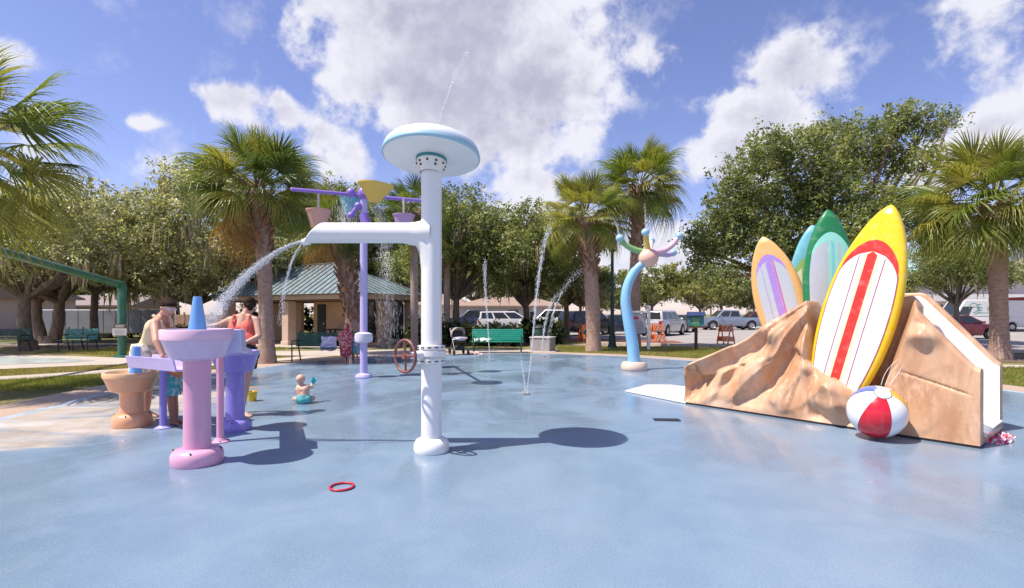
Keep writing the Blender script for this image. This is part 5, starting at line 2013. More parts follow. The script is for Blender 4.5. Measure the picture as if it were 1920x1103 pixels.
def front_out(tt, zz):
    lip = np.interp(tt, [1.75, 1.89, 2.456, 2.66, 2.78], [.80, .74, .44, .16, .02])
    left = 1 - sst(tt, 2.52, 2.74)
    o = facet(tt, zz) * (left * .95 + .10)
    o += -.20 * (zz / 1.5) * left
    # long folds sweeping down from the peak
    rr_ = np.hypot(tt - 2.05, zz - 1.80)
    aa_ = np.arctan2(1.80 - zz, 2.05 - tt)
    ph_ = aa_ * 2.1 + .07 * np.sin(rr_ * 3.1 + 1) + .03 * np.sin(rr_ * 7 + aa_ * 3)
    saw = (ph_ * 1.25 + .2) % 1.0
    tri = np.where(saw < .68, saw / .68, (1 - saw) / .32) - .5
    saw2 = (ph_ * 4.7 + .3 * np.sin(rr_ * 3)) % 1.0
    tri2 = np.where(saw2 < .35, saw2 / .35, (1 - saw2) / .65) - .5
    o += (tri * .14 + tri2 * .018) * np.clip(rr_ - .15, 0, 1.1) ** .8 * left * sst(zz, .02, .22)
    tend = 2.60 + .30 * np.clip(zz - .40, 0, 1.3)
    inb = sst(tt, 1.80, 1.92) * (1 - sst(tt - tend, -.02, .20))
    o += -.46 * inb * sst(zz - lip, .0, .07)
    o += .14 * sst(tt, 1.70, 2.0) * (1 - sst(tt, 2.5, 2.7)) * (1 - sst(zz - lip, -.08, .06)) * sst(zz, .0, .3)
    kn = np.exp(-(((tt - 3.17) / .13) ** 2 + ((zz - 1.20) / .10) ** 2))
    o += .11 * kn * (zz < 1.36)
    kn2 = np.exp(-(((tt - 1.35) / .12) ** 2 + ((zz - 1.18) / .13) ** 2))
    o += .15 * kn2
    o += -.05 * sst(zz, .0, -.0) if False else 0
    edge = sst(tt, 0, .06) * sst(tt, 3.68, 3.62)
    o *= sst(zz, -.02, .12) * (.25 + .75 * edge)
    # a shallow crack line sloping to the exit end
    crack = np.exp(-((zz - (.78 - .32 * (tt - 2.9))) / .012) ** 2) * sst(tt, 2.9, 3.0) * sst(tt, 3.64, 3.5)
    return o - .02 * crack


NT_, NZ_ = 190, 74
ts = np.concatenate([np.linspace(0, 3.68, NT_)])
topz = np.interp(ts, TOPX, TOPZ)
rows = []
for j in range(NZ_ + 1):
    f = j / NZ_
    zz = topz * f
    oo = front_out(ts, zz)
    rnd = np.clip((f - .94) / .06, 0, 1)
    oo = oo - .05 * rnd ** 2
    rows.append(np.stack([ts, -oo, zz + .030], -1))
thick = np.where(ts < 2.08, 1.34, 1.34 + (.66 - 1.34) * sst(ts, 2.08, 2.12) + (.19 - .66) * sst(ts, 3.04, 3.10))
for q, dz in ((.35, .012), (.8, .0), (1.0, -.03)):
    oo = front_out(ts, topz) - .05
    back = -oo + (thick + oo) * q
    bump_ = .05 * np.sin(ts * 6 + q * 5) * (thick > 1) * (q < .9)
    rows.append(np.stack([ts, back, topz + dz + .012 + bump_], -1))
rows.append(np.stack([ts, thick, np.zeros_like(ts) + .030], -1))
G = np.stack(rows)                      # (rows, ts, 3)
nr = len(rows)
idx = np.arange(nr * NT_).reshape(nr, NT_)
F = np.stack([idx[:-1, :-1], idx[:-1, 1:], idx[1:, 1:], idx[1:, :-1]], -1).reshape(-1, 4)
Fl = [tuple(r_) for r_ in F.tolist()] + [tuple(idx[::-1, 0].tolist()), tuple(idx[:, -1].tolist()), tuple(idx[0, :].tolist()) + tuple(idx[-1, ::-1].tolist())]
me = bpy.data.meshes.new('rock')
me.from_pydata(G.reshape(-1, 3).tolist(), [], Fl)
me.materials.append(M_rock)
bm = bmesh.new()
bm.from_mesh(me)
bmesh.ops.triangulate(bm, faces=[f for f in bm.faces if len(f.verts) > 4])
bmesh.ops.recalc_face_normals(bm, faces=bm.faces)
bm.to_mesh(me)
bm.free()
me.shade_smooth()
me.set_sharp_from_angle(angle=R(24))
link('rock', me, rock)
# back wall of the chute, white liner, floor of the chute
wallp = [(2.10, .012), (3.68, .012), (3.68, .86), (3.63, .90), (2.95, 1.74), (2.88, 1.79), (2.10, 1.79)]
MB().prism(wallp, 1.30, 1.46).build('back_wall', M_rock, rock, 30, bevel=.025, seg=3)
MB().prism([(2.10, .012), (2.24, .012), (2.24, 1.22), (2.10, 1.22)], .66, 1.30).build('platform_block', M_rock, rock)
M_liner = mat('white_slide_liner', (.82, .80, .77), .2, (.79, .76, .73), 1.2, .3, coat=.4)
floorp = [(2.24, 1.20), (2.70, 1.20), (3.10, 1.19)]
fl_lo = [(x, z - .05) for x, z in floorp]
MB().prism(floorp + fl_lo[::-1], .665, 1.285).build('platform', M_liner, rock, 50)
floorp = [(3.11, 1.188), (3.15, 1.10), (3.44, .34), (3.52, .20), (3.70, .15)]
fl_lo = [(x, z - .05) for x, z in floorp]
MB().prism(floorp + fl_lo[::-1], .205, 1.285).build('slide_bed', M_liner, rock, 50)
inner = [(2.12, .06), (3.672, .06), (3.672, .83), (3.61, .87), (2.92, 1.70), (2.86, 1.745), (2.12, 1.745)]
MB().prism(inner, 1.285, 1.303).build('chute_side', M_liner, rock, 30)
inner2 = [(3.11, .06), (3.66, .06), (3.66, .80), (3.60, .84), (3.11, 1.44)]
MB().prism(inner2, .186, .205).build('chute_side', M_liner, rock, 30)
MB().prism([(3.40, .012), (3.675, .012), (3.70, .10), (3.70, .148), (3.5, .15)], .21, 1.28).build('exit_lip', M_rock, rock, bevel=.01)
mb = MB()
mb.box((1.84, .66, .014), (3.64, 1.30, .030))
mb.build('rubber_shadow_foot', M_black, rock)  # black rubber edge, thickened to paint the shadow gap under the rock
# a short flight of carved steps climbs the far side
for k in range(5):
    mb = MB()
    mb.box((1.7 - .26 * k, 1.52, (1.2 - .22 * k) / 2), (.26, .36, 1.2 - .22 * k))
    mb.build('step', M_rock, rock, bevel=.03)

# white landing mat
mp = [ground(*p) for p in ((1172, 735), (1212, 724), (1256, 724), (1286, 728), (1286, 758))]
mat_o = thing('landing_mat', 'flat white landing mat at the low end of the rock', 'mat', (mp[0][0], mp[0][1], 0))
mb = MB()
mb.prism([(x - mp[0][0], y - mp[0][1]) for x, y in mp], .003, .035, axis='z')
mb.build('mat', M_liner, mat_o, bevel=.01)


# ------------------------------------------------------------------ surfboards
def surfboard(name, label, base, tip, width, facing, thick, colours, tipw=.02):
    """colours: rail, list of (x0, x1, colour) bands of the deck panel in half-width units, panel start/end, arch colour, pinline"""
    base, tip = Vector(base), Vector(tip)
    ax = (tip - base)
    L = ax.length
    ax.normalize()
    nn = Vector((facing[0], facing[1], 0))
    nn = (nn - ax * nn.dot(ax)).normalized()
    xx = ax.cross(nn).normalized()
    root = thing(name, label, 'surfboard', base, 0, 'surfboards standing in the rock')
    mt = Matrix((xx, ax, nn)).transposed()
    root.rotation_euler = mt.to_euler()

    def half(s):
        # outline: pointed nose, widest a little above the middle, drawn-in tail
        s = np.clip(s, 0, 1)
        nose = np.sqrt(np.clip(1 - ((s - .47) / .53).clip(0) ** 2.05, 0, 1))
        nose = np.where(s > .47, np.clip(1 - ((s - .47) / .53) ** 2.0, 0, 1) ** .72, 1)
        tail = np.where(s < .47, 1 - .52 * ((.47 - s) / .47) ** 2.1, 1)
        return width / 2 * nose * tail

    S = np.concatenate([np.linspace(0, .9, 40), 1 - .1 * (1 - np.linspace(0, 1, 16)[1:]) ** 1.8])
    K = 24
    V = []
    for s in S:
        h = max(float(half(np.array(s))), .004)
        th = thick * (.35 + .65 * math.sqrt(max(0.0, 1 - ((s - .5) / .52) ** 4))) * min(1, (h / (width * .14)) ** .7)
        for q in range(K):
            a_ = 2 * math.pi * q / K
            cx = math.copysign(abs(math.cos(a_)) ** .75, math.cos(a_))
            sy = math.copysign(abs(math.sin(a_)) ** .62, math.sin(a_))
            V.append((h * cx, s * L, th / 2 * sy))
    F = [(i * K + q, i * K + (q + 1) % K, (i + 1) * K + (q + 1) % K, (i + 1) * K + q) for i in range(len(S) - 1) for q in range(K)]
    F += [tuple(reversed(range(K))), tuple((len(S) - 1) * K + q for q in range(K))]
    MB().add(V, F).build('board', colours['rail'], root, 60)

    def deck(hx, s):
        h = max(float(half(np.array(s))), .004)
        th = thick * (.35 + .65 * math.sqrt(max(0.0, 1 - ((s - .5) / .52) ** 4))) * min(1, (h / (width * .14)) ** .7)
        r_ = min(.999, abs(hx) / h)
        a_ = math.acos(r_ ** (1 / .75))
        return th / 2 * math.sin(a_) ** .62

    s0, s1 = colours['span']
    pw = colours['pw']                   # panel half width as a fraction of the board's half width
    arch = colours.get('arch', .12)

    def pedge(s):
        # half width of the deck panel: follows the outline inset, closing in a rounded arch at s1
        h = float(half(np.array(s))) * pw
        q = max(0.0, (s - (s1 - arch)) / arch)
        return h * math.sqrt(max(0.0, 1 - q * q))

    def band(nm, x0, x1, m_, lift, sa, sb, absolute=False, shift=0.0):
        """strip of the panel between fractions x0..x1 of a fixed panel half width, clipped to the panel edge"""
        W0 = width / 2 * pw
        ss = np.linspace(sa, sb, 46)
        V2, F2 = [], []
        for s in ss:
            e = pedge(s) if not absolute else float(half(np.array(s))) * pw
            l_, r__ = max(x0 * W0, -e), min(x1 * W0, e)
            if r__ < l_:
                l_ = r__ = max(min((l_ + r__) / 2, e), -e)
            for q in range(16):
                x = l_ + (r__ - l_) * q / 15
                V2.append((x, s * L, deck(x, s) + lift))
        n4 = 16
        for i in range(len(ss) - 1):
            for q in range(15):
                a_ = i * n4 + q
                F2.append((a_, a_ + 1, a_ + n4 + 1, a_ + n4))
        MB().add(V2, F2).build(nm, m_, root, 60)

    if 'archcol' in colours:
        # contrasting arch round the top of the panel
        W0 = width / 2 * pw
        s1k, s1 = s1, s1 + colours['archh']
        band('arch', -1, 1, colours['archcol'], .0025, s1 - arch - .16, s1)
        s1 = s1k
        arch2, arch = arch, colours.get('arch_in', arch)
    for (nm, x0, x1, m_, lift) in colours['bands']:
        band(nm, x0, x1, m_, lift, s0, s1)
    if 'pin' in colours:
        # thin pin line along the panel edge
        ss = np.linspace(s0, s1 + colours.get('archh', 0), 60)
        for sg in (-1, 1):
            V2, F2 = [], []
            for s in ss:
                e = float(half(np.array(s))) * pw
                for x in (sg * (e - .004), sg * (e + .008)):
                    x = max(-width, min(width, x))
                    V2.append((x, s * L, deck(x, s) + .0045))
            for i in range(len(ss) - 12):
                F2.append((2 * i, 2 * i + 1, 2 * i + 3, 2 * i + 2))
            MB().add(V2, F2).build('pin_line', colours['pin'], root, 60)
    mb_ = MB()
    return root


def gl(n, c):
    return mat(n, c, .32, tuple(k_ * .94 for k_ in c), 1.2, .3, coat=.12)


Y_, RD, WH, CR = gl('board_yellow', (.80, .55, .010)), gl('board_red', (.58, .030, .018)), gl('board_white', (.80, .77, .77)), gl('board_cream', (.80, .66, .44))
WN = gl('board_wine', (.36, .07, .12))
surfboard('surfboard', 'biggest surfboard, yellow with white panel and red centre stripe', at(1554, 768, 7.0), at(1672, 384, 6.64), .93, (-.86, -.52), .20,
          dict(rail=Y_, span=(.02, .775), pw=.84, arch=.13, archcol=RD, archh=.055, pin=WN,
               bands=[('panel', -.985, .985, WH, .004), ('cream_stripe', -.24, .25, CR, .0055), ('red_stripe', -.145, .155, RD, .007), ('thin_stripe', -.40, -.37, WN, .006), ('thin_stripe', .40, .43, WN, .006)]))
GR, AQ, GYB, AQD = gl('board_green', (.012, .19, .065)), gl('board_aqua', (.30, .72, .62)), gl('board_grey', (.50, .53, .60)), gl('board_aqua_blue', (.22, .58, .66))
surfboard('surfboard', 'dark green surfboard with aqua and grey panel', at(1561, 690, 7.55), at(1552, 393, 7.65), .74, (-.22, -.975), .17,
          dict(rail=GR, span=(.02, .80), pw=.82, arch=.13, archcol=AQ, archh=.05,
               bands=[('panel', -.98, .98, GYB, .004), ('aqua_stripe', -.12, .30, AQ, .0055), ('deep_stripe', .0, .14, AQD, .007), ('thin_stripe', -.30, -.27, AQ, .006), ('aqua_stripe', .42, .62, AQ, .0055)]))
TL, LG, PY = gl('board_teal', (.16, .47, .56)), gl('board_leaf_green', (.26, .46, .12)), gl('board_pale_yellow', (.74, .72, .52))
surfboard('surfboard', 'teal surfboard half hidden behind the dark green one', at(1530, 700, 8.15), at(1523, 422, 8.2), .78, (-.35, -.93), .16,
          dict(rail=TL, span=(.02, .74), pw=.82, arch=.13, archcol=LG, archh=.06,
               bands=[('panel', -.98, .98, PY, .004), ('green_stripe', -.55, -.40, LG, .0055), ('centre_stripe', -.1, .1, TL, .006)]))
OG, PU, GB = gl('board_orange', (.80, .45, .16)), gl('board_purple', (.40, .25, .66)), gl('board_grey_blue', (.50, .54, .60))
MG = gl('board_magenta', (.60, .12, .36))
surfboard('surfboard', 'light orange surfboard leaning left with purple stripe', at(1490, 672, 8.05), at(1430, 444, 8.2), .74, (-.62, -.78), .16,
          dict(rail=OG, span=(.02, .80), pw=.70, arch=.13, archcol=PU, archh=.05,
               bands=[('panel', -.98, .98, GB, .004), ('purple_stripe', -.18, .20, PU, .0055), ('magenta_line', .22, .30, MG, .006), ('thin_stripe', -.50, -.47, PU, .006)]))

# ------------------------------------------------------------------ beach ball
bd = 6.12
bc_ = at(1644, 769, bd)
RB = .308
bc_.z = RB + .02
ball = thing('beach_ball', 'large striped beach ball fixed against the rock slide', 'ball', bc_)
polez = Vector((-.16, -.55, .80)).normalized()
q = polez.to_track_quat('Z', 'Y').to_matrix()
view = -Vector((bc_.x, bc_.y, 0)).normalized()
lv = q.transposed() @ view
base_a = math.atan2(lv.y, lv.x)
cols = [mat('ball_red', (.62, .012, .03), .22, (.57, .01, .026), 2, .3, coat=.3), mat('ball_white', (.80, .80, .80), .22, (.77, .77, .78), 2, .3, coat=.3),
        mat('ball_blue', (.09, .15, .42), .22, coat=.3), mat('ball_white', (0, 0, 0)), mat('ball_yellow', (.74, .44, .05), .22, coat=.3), mat('ball_white', (0, 0, 0))]
order = [0, 1, 4, 1, 2, 1]
for i in range(6):
    w0 = base_a + .03 + (i - .5) * math.pi / 3
    pr = [(RB * math.sin(a_), RB * math.cos(a_)) for a_ in np.linspace(math.pi - .05, .24, 22)]
    MB().lathe(pr, (0, 0, 0), 10, 0, q, w0 + .006, w0 + math.pi / 3 - .006, close=False).build('panel', cols[order[i]], ball, 80)
MB().ball((0, 0, 0), RB * .992, 16).build('core', mat('seam_grey', (.16, .16, .2), .5), ball, 80)
pr = [(RB * 1.012 * math.sin(a_), RB * 1.012 * math.cos(a_)) for a_ in np.linspace(.26, .01, 8)]
MB().lathe([(RB * .98 * math.sin(.27), RB * .98 * math.cos(.27))] + pr, (0, 0, 0), 28, 0, q, close=False).build('end_disc', cols[1], ball, 50)
pr = [(RB * 1.004 * math.sin(a_), RB * 1.004 * math.cos(a_)) for a_ in np.linspace(.30, .255, 4)]
MB().lathe(pr, (0, 0, 0), 28, 0, q, close=False).build('disc_edge', mat('seam_grey', (0, 0, 0)), ball)

# ------------------------------------------------------------------ small things on the pad
rx_, rd_ = ground(641, 915)
MB().tube([(.098 * math.cos(2 * math.pi * k_ / 40), .098 * math.sin(2 * math.pi * k_ / 40), .012) for k_ in range(41)], .0095, 10, caps=False).build('toy_ring', mat('red_plastic', (.55, .02, .05), .35), None, loc=(rx_, rd_, 0))
tag(bpy.data.objects['toy_ring'], 'thin red plastic ring lying on the blue pad', 'toy ring')
dx_, dd_ = ground(1250, 788)
dg_ = thing('drain_grate', 'small dark slotted drain set in the blue pad', 'drain', (dx_, dd_, .004), R(-4))
mb = MB()
mb.box((0, .062, .004), (.36, .012, .008))
mb.box((0, -.062, .004), (.36, .012, .008))
mb.box((.174, 0, .004), (.012, .112, .008))
mb.box((-.174, 0, .004), (.012, .112, .008))
M_grate = mat('dark_grate', (.03, .038, .06), .5)
mb.build('frame', M_grate, dg_)
for k_ in range(14):
    mb = MB()
    mb.box((-.16 + k_ * .0246, 0, .004), (.013, .112, .007))
    mb.build('bar', M_grate, dg_)
mb = MB()
mb.box((0, 0, .0005), (.34, .11, .001))
mb.build('pit', M_black, dg_)
bkx, bkd = ground(473, 752)
bk = thing('toy_bucket', 'small yellow toy bucket standing behind the woman in coral', 'toy bucket', (bkx, bkd, 0))
M_toy = mat('yellow_plastic', (.78, .50, .02), .35)
MB().lathe([(.055, 0), (.06, .01), (.082, .15), (.09, .152), (.09, .165), (.078, .165), (.055, .015), (.01, .012)], n=24, close=False).build('pail', M_toy, bk)
MB().tube([(.085 * math.cos(a_), .01, .16 + .07 * math.sin(a_)) for a_ in np.linspace(0, math.pi, 14)], .005, 6).build('handle', M_toy, bk)
mb = MB()
mb.ball((.04, -.02, .15), (.03, .03, .035), 8)
mb.build('pouring_lip', M_toy, bk)

# ------------------------------------------------------------------ people
def skin_mat(name, c, c2):
    return mat(name, c, .5, c2, 7, .4, sss=.12)


M_skin = skin_mat('fair_skin', (.60, .36, .26), (.54, .30, .21))
M_skinr = skin_mat('ruddy_skin', (.58, .33, .23), (.52, .27, .19))  # even tone, slightly deeper and redder than the fair skin
M_baby = skin_mat('baby_skin', (.66, .42, .33), (.60, .35, .27))
M_hair = mat('dark_brown_hair', (.050, .024, .016), .8, (.022, .011, .008), 28, .8, bump=.8, bscale=70, spec=.15)
M_hairl = mat('brown_hair', (.12, .06, .03), .55, (.07, .035, .02), 20, .6, bump=.4, bscale=60)
M_eye = mat('eye', (.05, .035, .03), .15)
M_lip = mat('lip', (.42, .16, .14), .5)


def caps(mb, a, b, ra, rb, n=14):
    """tapered capsule"""
    a, b = Vector(a), Vector(b)
    d = (b - a)
    L = d.length
    if L < 1e-6:
        mb.ball(a, ra, 8)
        return
    d.normalize()
    pts, rr = [], []
    for i in range(5):
        t_ = math.pi / 2 * (1 - i / 4)
        pts.append(a - d * ra * math.sin(t_))
        rr.append(max(.0015, ra * math.cos(t_)))
    for i in range(5):
        t_ = math.pi / 2 * i / 4
        pts.append(b + d * rb * math.sin(t_))
        rr.append(max(.0015, rb * math.cos(t_)))
    mb.tube(pts, rr, n)


def fuse(name, mb, voxel, m, parent, smooth=5, cut=None):
    """one continuous skin out of overlapping volumes"""
    me = mb.mesh(name, m, None, fix=False)
    o = bpy.data.objects.new(name, me)
    COL.objects.link(o)
    r_ = o.modifiers.new('fuse', 'REMESH')
    r_.mode, r_.voxel_size = 'VOXEL', voxel
    s_ = o.modifiers.new('relax', 'SMOOTH')
    s_.factor, s_.iterations = .5, smooth
    dg = bpy.context.evaluated_depsgraph_get()
    me2 = bpy.data.meshes.new_from_object(o.evaluated_get(dg))
    me2.name = name
    bpy.data.objects.remove(o)
    me2.materials.clear()
    me2.materials.append(m)
    me2.shade_smooth()
    return link(name, me2, parent)


def hand(mb, wrist, direction, s, palm_n=(0, 0, 1)):
    """palm, four bent fingers of different lengths and a side thumb"""
    w_ = Vector(wrist)
    d = Vector(direction).normalized()
    n = Vector(palm_n)
    n = (n - d * n.dot(d)).normalized()
    sd = d.cross(n)
    for k in (-1, 0, 1):
        caps(mb, w_ + sd * k * .018 * s, w_ + d * .075 * s + sd * k * .026 * s, .019 * s, .016 * s, 8)
    for i, ln in enumerate((.062, .074, .069, .052)):
        o = (i - 1.5) * .021 * s
        a = w_ + d * .085 * s + sd * o
        b = a + d * ln * .5 * s - n * .012 * s
        c = b + d * ln * .45 * s - n * .028 * s
        caps(mb, a, b, .0105 * s, .0095 * s, 7)
        caps(mb, b, c, .0095 * s, .008 * s, 7)
    a = w_ + d * .02 * s - sd * .03 * s
    b = a + d * .035 * s - sd * .03 * s - n * .008 * s
    caps(mb, a, b, .013 * s, .011 * s, 7)
    caps(mb, b, b + d * .032 * s - sd * .004 * s - n * .012 * s, .011 * s, .009 * s, 7)


def foot(mb, ankle, toe, s):
    a, t_ = Vector(ankle), Vector(toe)
    d = (t_ - a)
    d.z = 0
    d.normalize()
    heel = a - d * .035 * s
    heel.z = .032 * s
    ball_ = a + d * .11 * s
    ball_.z = .028 * s
    caps(mb, a, heel, .038 * s, .032 * s)
    caps(mb, heel, ball_, .032 * s, .030 * s)
    caps(mb, a, ball_, .034 * s, .028 * s)
    sd = Vector((-d.y, d.x, 0))
    for i in range(5):
        o = (i - 2) * .017 * s
        b0 = ball_ + sd * o
        caps(mb, b0, b0 + d * (.075 - .007 * abs(i - 1)) * s + Vector((0, 0, -.014 * s)), .016 * s, .010 * s, 7)


def head(mb, c, face, up, s):
    """skull, jaw, nose, ears; returns the frame (right, face, up)"""
    c = Vector(c)
    f = Vector(face).normalized()
    u = Vector(up)
    u = (u - f * u.dot(f)).normalized()
    r_ = f.cross(u)
    M = Matrix((r_, f, u)).transposed()
    mb.ball(c + u * .02 * s, (.076 * s, .095 * s, .092 * s), 12, 0, M)
    mb.ball(c + f * .022 * s - u * .055 * s, (.056 * s, .068 * s, .062 * s), 10, 0, M)
    caps(mb, c + f * .082 * s + u * .004 * s, c + f * .104 * s - u * .032 * s, .011 * s, .0145 * s, 8)
    for k in (-1, 1):
        mb.ball(c + r_ * k * .078 * s - f * .01 * s - u * .012 * s, (.012 * s, .022 * s, .033 * s), 8, 0, M)
        mb.ball(c + r_ * k * .036 * s + f * .066 * s - u * .025 * s, (.025 * s, .022 * s, .022 * s), 8, 0, M)
    return r_, f, u


def face_parts(root, c, fr, s):
    r_, f, u = fr
    c = Vector(c)
    for k in (-1, 1):
        MB().ball(c + r_ * k * .031 * s + f * .084 * s + u * .008 * s, (.013 * s, .008 * s, .008 * s), 8).build('eye', M_eye, root, 80)
    mb = MB()
    caps(mb, c - r_ * .02 * s + f * .083 * s - u * .062 * s, c + r_ * .02 * s + f * .083 * s - u * .062 * s, .0085 * s, .0085 * s, 8)
    mb.build('mouth', M_lip, root, 80)


def limbs(mb, J, s, hands=True, feet=True, fat=1.0):
    for sd in ('L', 'R'):
        caps(mb, J['sh' + sd], J['el' + sd], .054 * s * fat, .041 * s * fat)
        caps(mb, J['el' + sd], J['wr' + sd], .041 * s * fat, .027 * s)
        if hands:
            d = Vector(J['wr' + sd]) - Vector(J['el' + sd])
            hand(mb, J['wr' + sd], J.get('hd' + sd, d), s, J.get('pn' + sd, (0, 0, 1)))
        else:
            d = (Vector(J['wr' + sd]) - Vector(J['el' + sd])).normalized()
            caps(mb, J['wr' + sd], Vector(J['wr' + sd]) + d * .05 * s, .026 * s, .02 * s)
            sd_ = d.cross(Vector((0, 0, 1)))
            for i in range(-2, 3):
                caps(mb, Vector(J['wr' + sd]) + d * .04 * s + sd_ * i * .012 * s, Vector(J['wr' + sd]) + d * .10 * s + sd_ * i * .018 * s, .010 * s, .008 * s, 6)
        caps(mb, J['hp' + sd], J['kn' + sd], .088 * s * fat, .058 * s * fat)
        kn, an = Vector(J['kn' + sd]), Vector(J['an' + sd])
        calf = kn.lerp(an, .32)
        caps(mb, kn, calf, .056 * s * fat, .056 * s * fat)
        caps(mb, calf, an, .056 * s * fat, .034 * s)
        if feet:
            foot(mb, an, J['to' + sd], s)


def torso(mb, J, s, g=0.0, fat=1.0):
    pe, wa, ch, ne = (Vector(J[k_]) for k_ in ('pelvis', 'waist', 'chest', 'neck'))
    caps(mb, J['hpL'], J['hpR'], .108 * s * fat + g, .108 * s * fat + g)
    caps(mb, pe, wa, .13 * s * fat + g, .115 * s * fat + g)
    hl, hr = Vector(J['hpL']), Vector(J['hpR'])
    x = (hr - hl).normalized()
    for k in (-1, 1):
        caps(mb, pe + x * .05 * k * s, wa + x * .045 * k * s, .11 * s * fat + g, .10 * s * fat + g)
        xs = (Vector(J['shR']) - Vector(J['shL'])).normalized()
        caps(mb, wa + x * .045 * k * s, ch + xs * .075 * k * s, .10 * s * fat + g, .105 * s * fat + g)
    caps(mb, ch, ne, .11 * s * fat + g, .06 * s + g)
    caps(mb, Vector(J['shL']), Vector(J['shR']), .056 * s * fat + g, .056 * s * fat + g)
    for sd in ('L', 'R'):
        caps(mb, J['sh' + sd], ch, .055 * s + g, .09 * s + g)
        caps(mb, J['sh' + sd], ne, .052 * s + g, .05 * s + g)


def person(label, loc, rz, J, s, sk, voxel=.011, fat=1.0, hands=True):
    root = thing('person', label, 'person', loc, rz)
    mb = MB()
    torso(mb, J, s, 0, fat)
    limbs(mb, J, s, hands, True, fat)
    caps(mb, J['neck'], J['head'], .052 * s, .05 * s)
    fr = head(mb, J['head'], J['face'], J.get('up', (0, 0, 1)), s)
    fuse('body', mb, voxel, sk, root)
    face_parts(root, J['head'], fr, s)
    return root, fr


# woman in coral top: seen from behind, left arm out to the bowl, right hand on her lower back
wx_, wd_ = ground(463, 780)
J = dict(pelvis=(-.03, -.02, .93), waist=(-.06, -.01, 1.10), chest=(-.085, .03, 1.29), neck=(-.06, .04, 1.47), head=(-.005, .09, 1.62), face=(-.55, .85, -.25),
         shL=(-.27, .04, 1.40), elL=(-.47, .10, 1.33), wrL=(-.66, .06, 1.30), hdL=(-1, -.2, -.25), shR=(.12, .03, 1.405), elR=(.215, -.07, 1.17), wrR=(.055, -.20, 1.07), hdR=(-.9, .05, -.2), pnR=(0, -1, 0),
         hpL=(-.12, -.02, .90), hpR=(.06, -.02, .90), knL=(-.15, .03, .49), anL=(-.17, .02, .08), toL=(-.22, .2, .0), knR=(.0, -.03, .49), anR=(-.06, -.04, .08), toR=(.12, -.02, 0))
J['toR'] = (.10, -.10, 0)
woman, fr = person('woman in coral tank top and black shorts with her back turned', (wx_, wd_, .0), 0, J, 1.03, M_skin, .0105, 1.0)
mb = MB()
torso(mb, {**J, 'shL': (-.19, .035, 1.36), 'shR': (.05, .03, 1.36), 'neck': (-.07, .035, 1.36), 'pelvis': (-.05, -.015, 1.13), 'hpL': (-.115, -.015, 1.11), 'hpR': (.02, -.015, 1.11)}, 1.03, .013)
M_coral = mat('coral_top', (.78, .17, .13), .75, (.70, .13, .10), 8, .5, bump=.4, bscale=9)
fuse('tank_top', mb, .011, M_coral, woman, 4)
mb = MB()
for k_ in (-.185, .045):
    mb.tube(spline([(k_ + .02, -.085, 1.36), (k_ + .005, -.045, 1.45), (k_, .05, 1.475), (k_ + .01, .12, 1.41)], 5), .016, 8)
mb.build('strap', M_coral, woman)
mb = MB()
caps(mb, (-.12, -.02, .90), (.06, -.02, .90), .128, .128)
caps(mb, (-.03, -.02, .93), (-.045, -.012, .99), .145, .142)
mb.tube([(-.035, -.018, .95), (-.047, -.012, 1.085)], [.165, .158], 22)
mb.tube([(-.12, -.02, .92), (-.135, .0, .72)], [.115, .108], 20)
mb.tube([(.06, -.02, .92), (.035, -.025, .70)], [.115, .112], 20)
fuse('shorts', mb, .011, mat('black_shorts', (.012, .012, .018), .7, bump=.3), woman, 3)
mb = MB()
hc = Vector(J['head'])
r_, f_, u_ = fr
M3 = Matrix((r_, f_, u_)).transposed()
mb.ball(hc + u_ * .032 - f_ * .022, (.092, .098, .092), 12, 0, M3)
mb.ball(hc + u_ * .055 - f_ * .095 - r_ * .0, (.058, .05, .055), 10, 0, M3)
caps(mb, hc - f_ * .07 - u_ * .02, hc - f_ * .065 - u_ * .06, .06, .04)
fuse('hair', mb, .011, M_hair, woman, 2)

# woman leaning over the bowls, facing right
lx_, ld_ = px_x(262, 7.3), 7.3
o = lambda px, py, d: tuple(at(px, py, d) - Vector((lx_, ld_, 0)))
J = dict(pelvis=o(280, 664, 7.2), waist=o(283, 640, 7.1), chest=o(293, 613, 6.95), neck=o(303, 594, 6.9), head=o(315, 577, 6.85), face=(.88, -.42, -.40), up=(.3, -.1, 1),
         shR=o(290, 607, 6.72), elR=o(293, 640, 6.55), wrR=o(305, 668, 6.5), hdR=(.3, -.1, -.9), pnR=(1, 0, 0), shL=o(306, 604, 7.05), elL=o(330, 622, 6.9), wrL=o(346, 626, 6.7), hdL=(.8, -.4, 0),
         hpR=o(276, 683, 7.1), hpL=o(282, 682, 7.28), knR=(.04, -.16, .46), anR=(-.02, -.02, .08), toR=(.2, -.06, 0), knL=(.07, .07, .46), anL=(.01, .13, .08), toL=(.2, .1, 0))
wom2, fr = person('woman in cream top and floral skirt leaning over the bowls', (lx_, ld_, 0), 0, J, 1.02, M_skinr, .0105, 1.04)
M_cream = mat('cream_top', (.76, .62, .40), .8, (.70, .54, .33), 8, .5)
mb = MB()
J2 = dict(J)
J2['shL'], J2['shR'] = tuple(Vector(J['shL']).lerp(Vector(J['chest']), .3)), tuple(Vector(J['shR']).lerp(Vector(J['chest']), .3))
J2['neck'] = tuple(Vector(J['neck']).lerp(Vector(J['chest']), .45))
for k_ in ('pelvis', 'hpL', 'hpR'):
    J2[k_] = tuple(Vector(J[k_]).lerp(Vector(J['waist']), .75))
torso(mb, J2, 1.02, .006, 1.0)
fuse('tank_top', mb, .011, M_cream, wom2, 4)
mb = MB()
n0 = Vector(J['neck'])
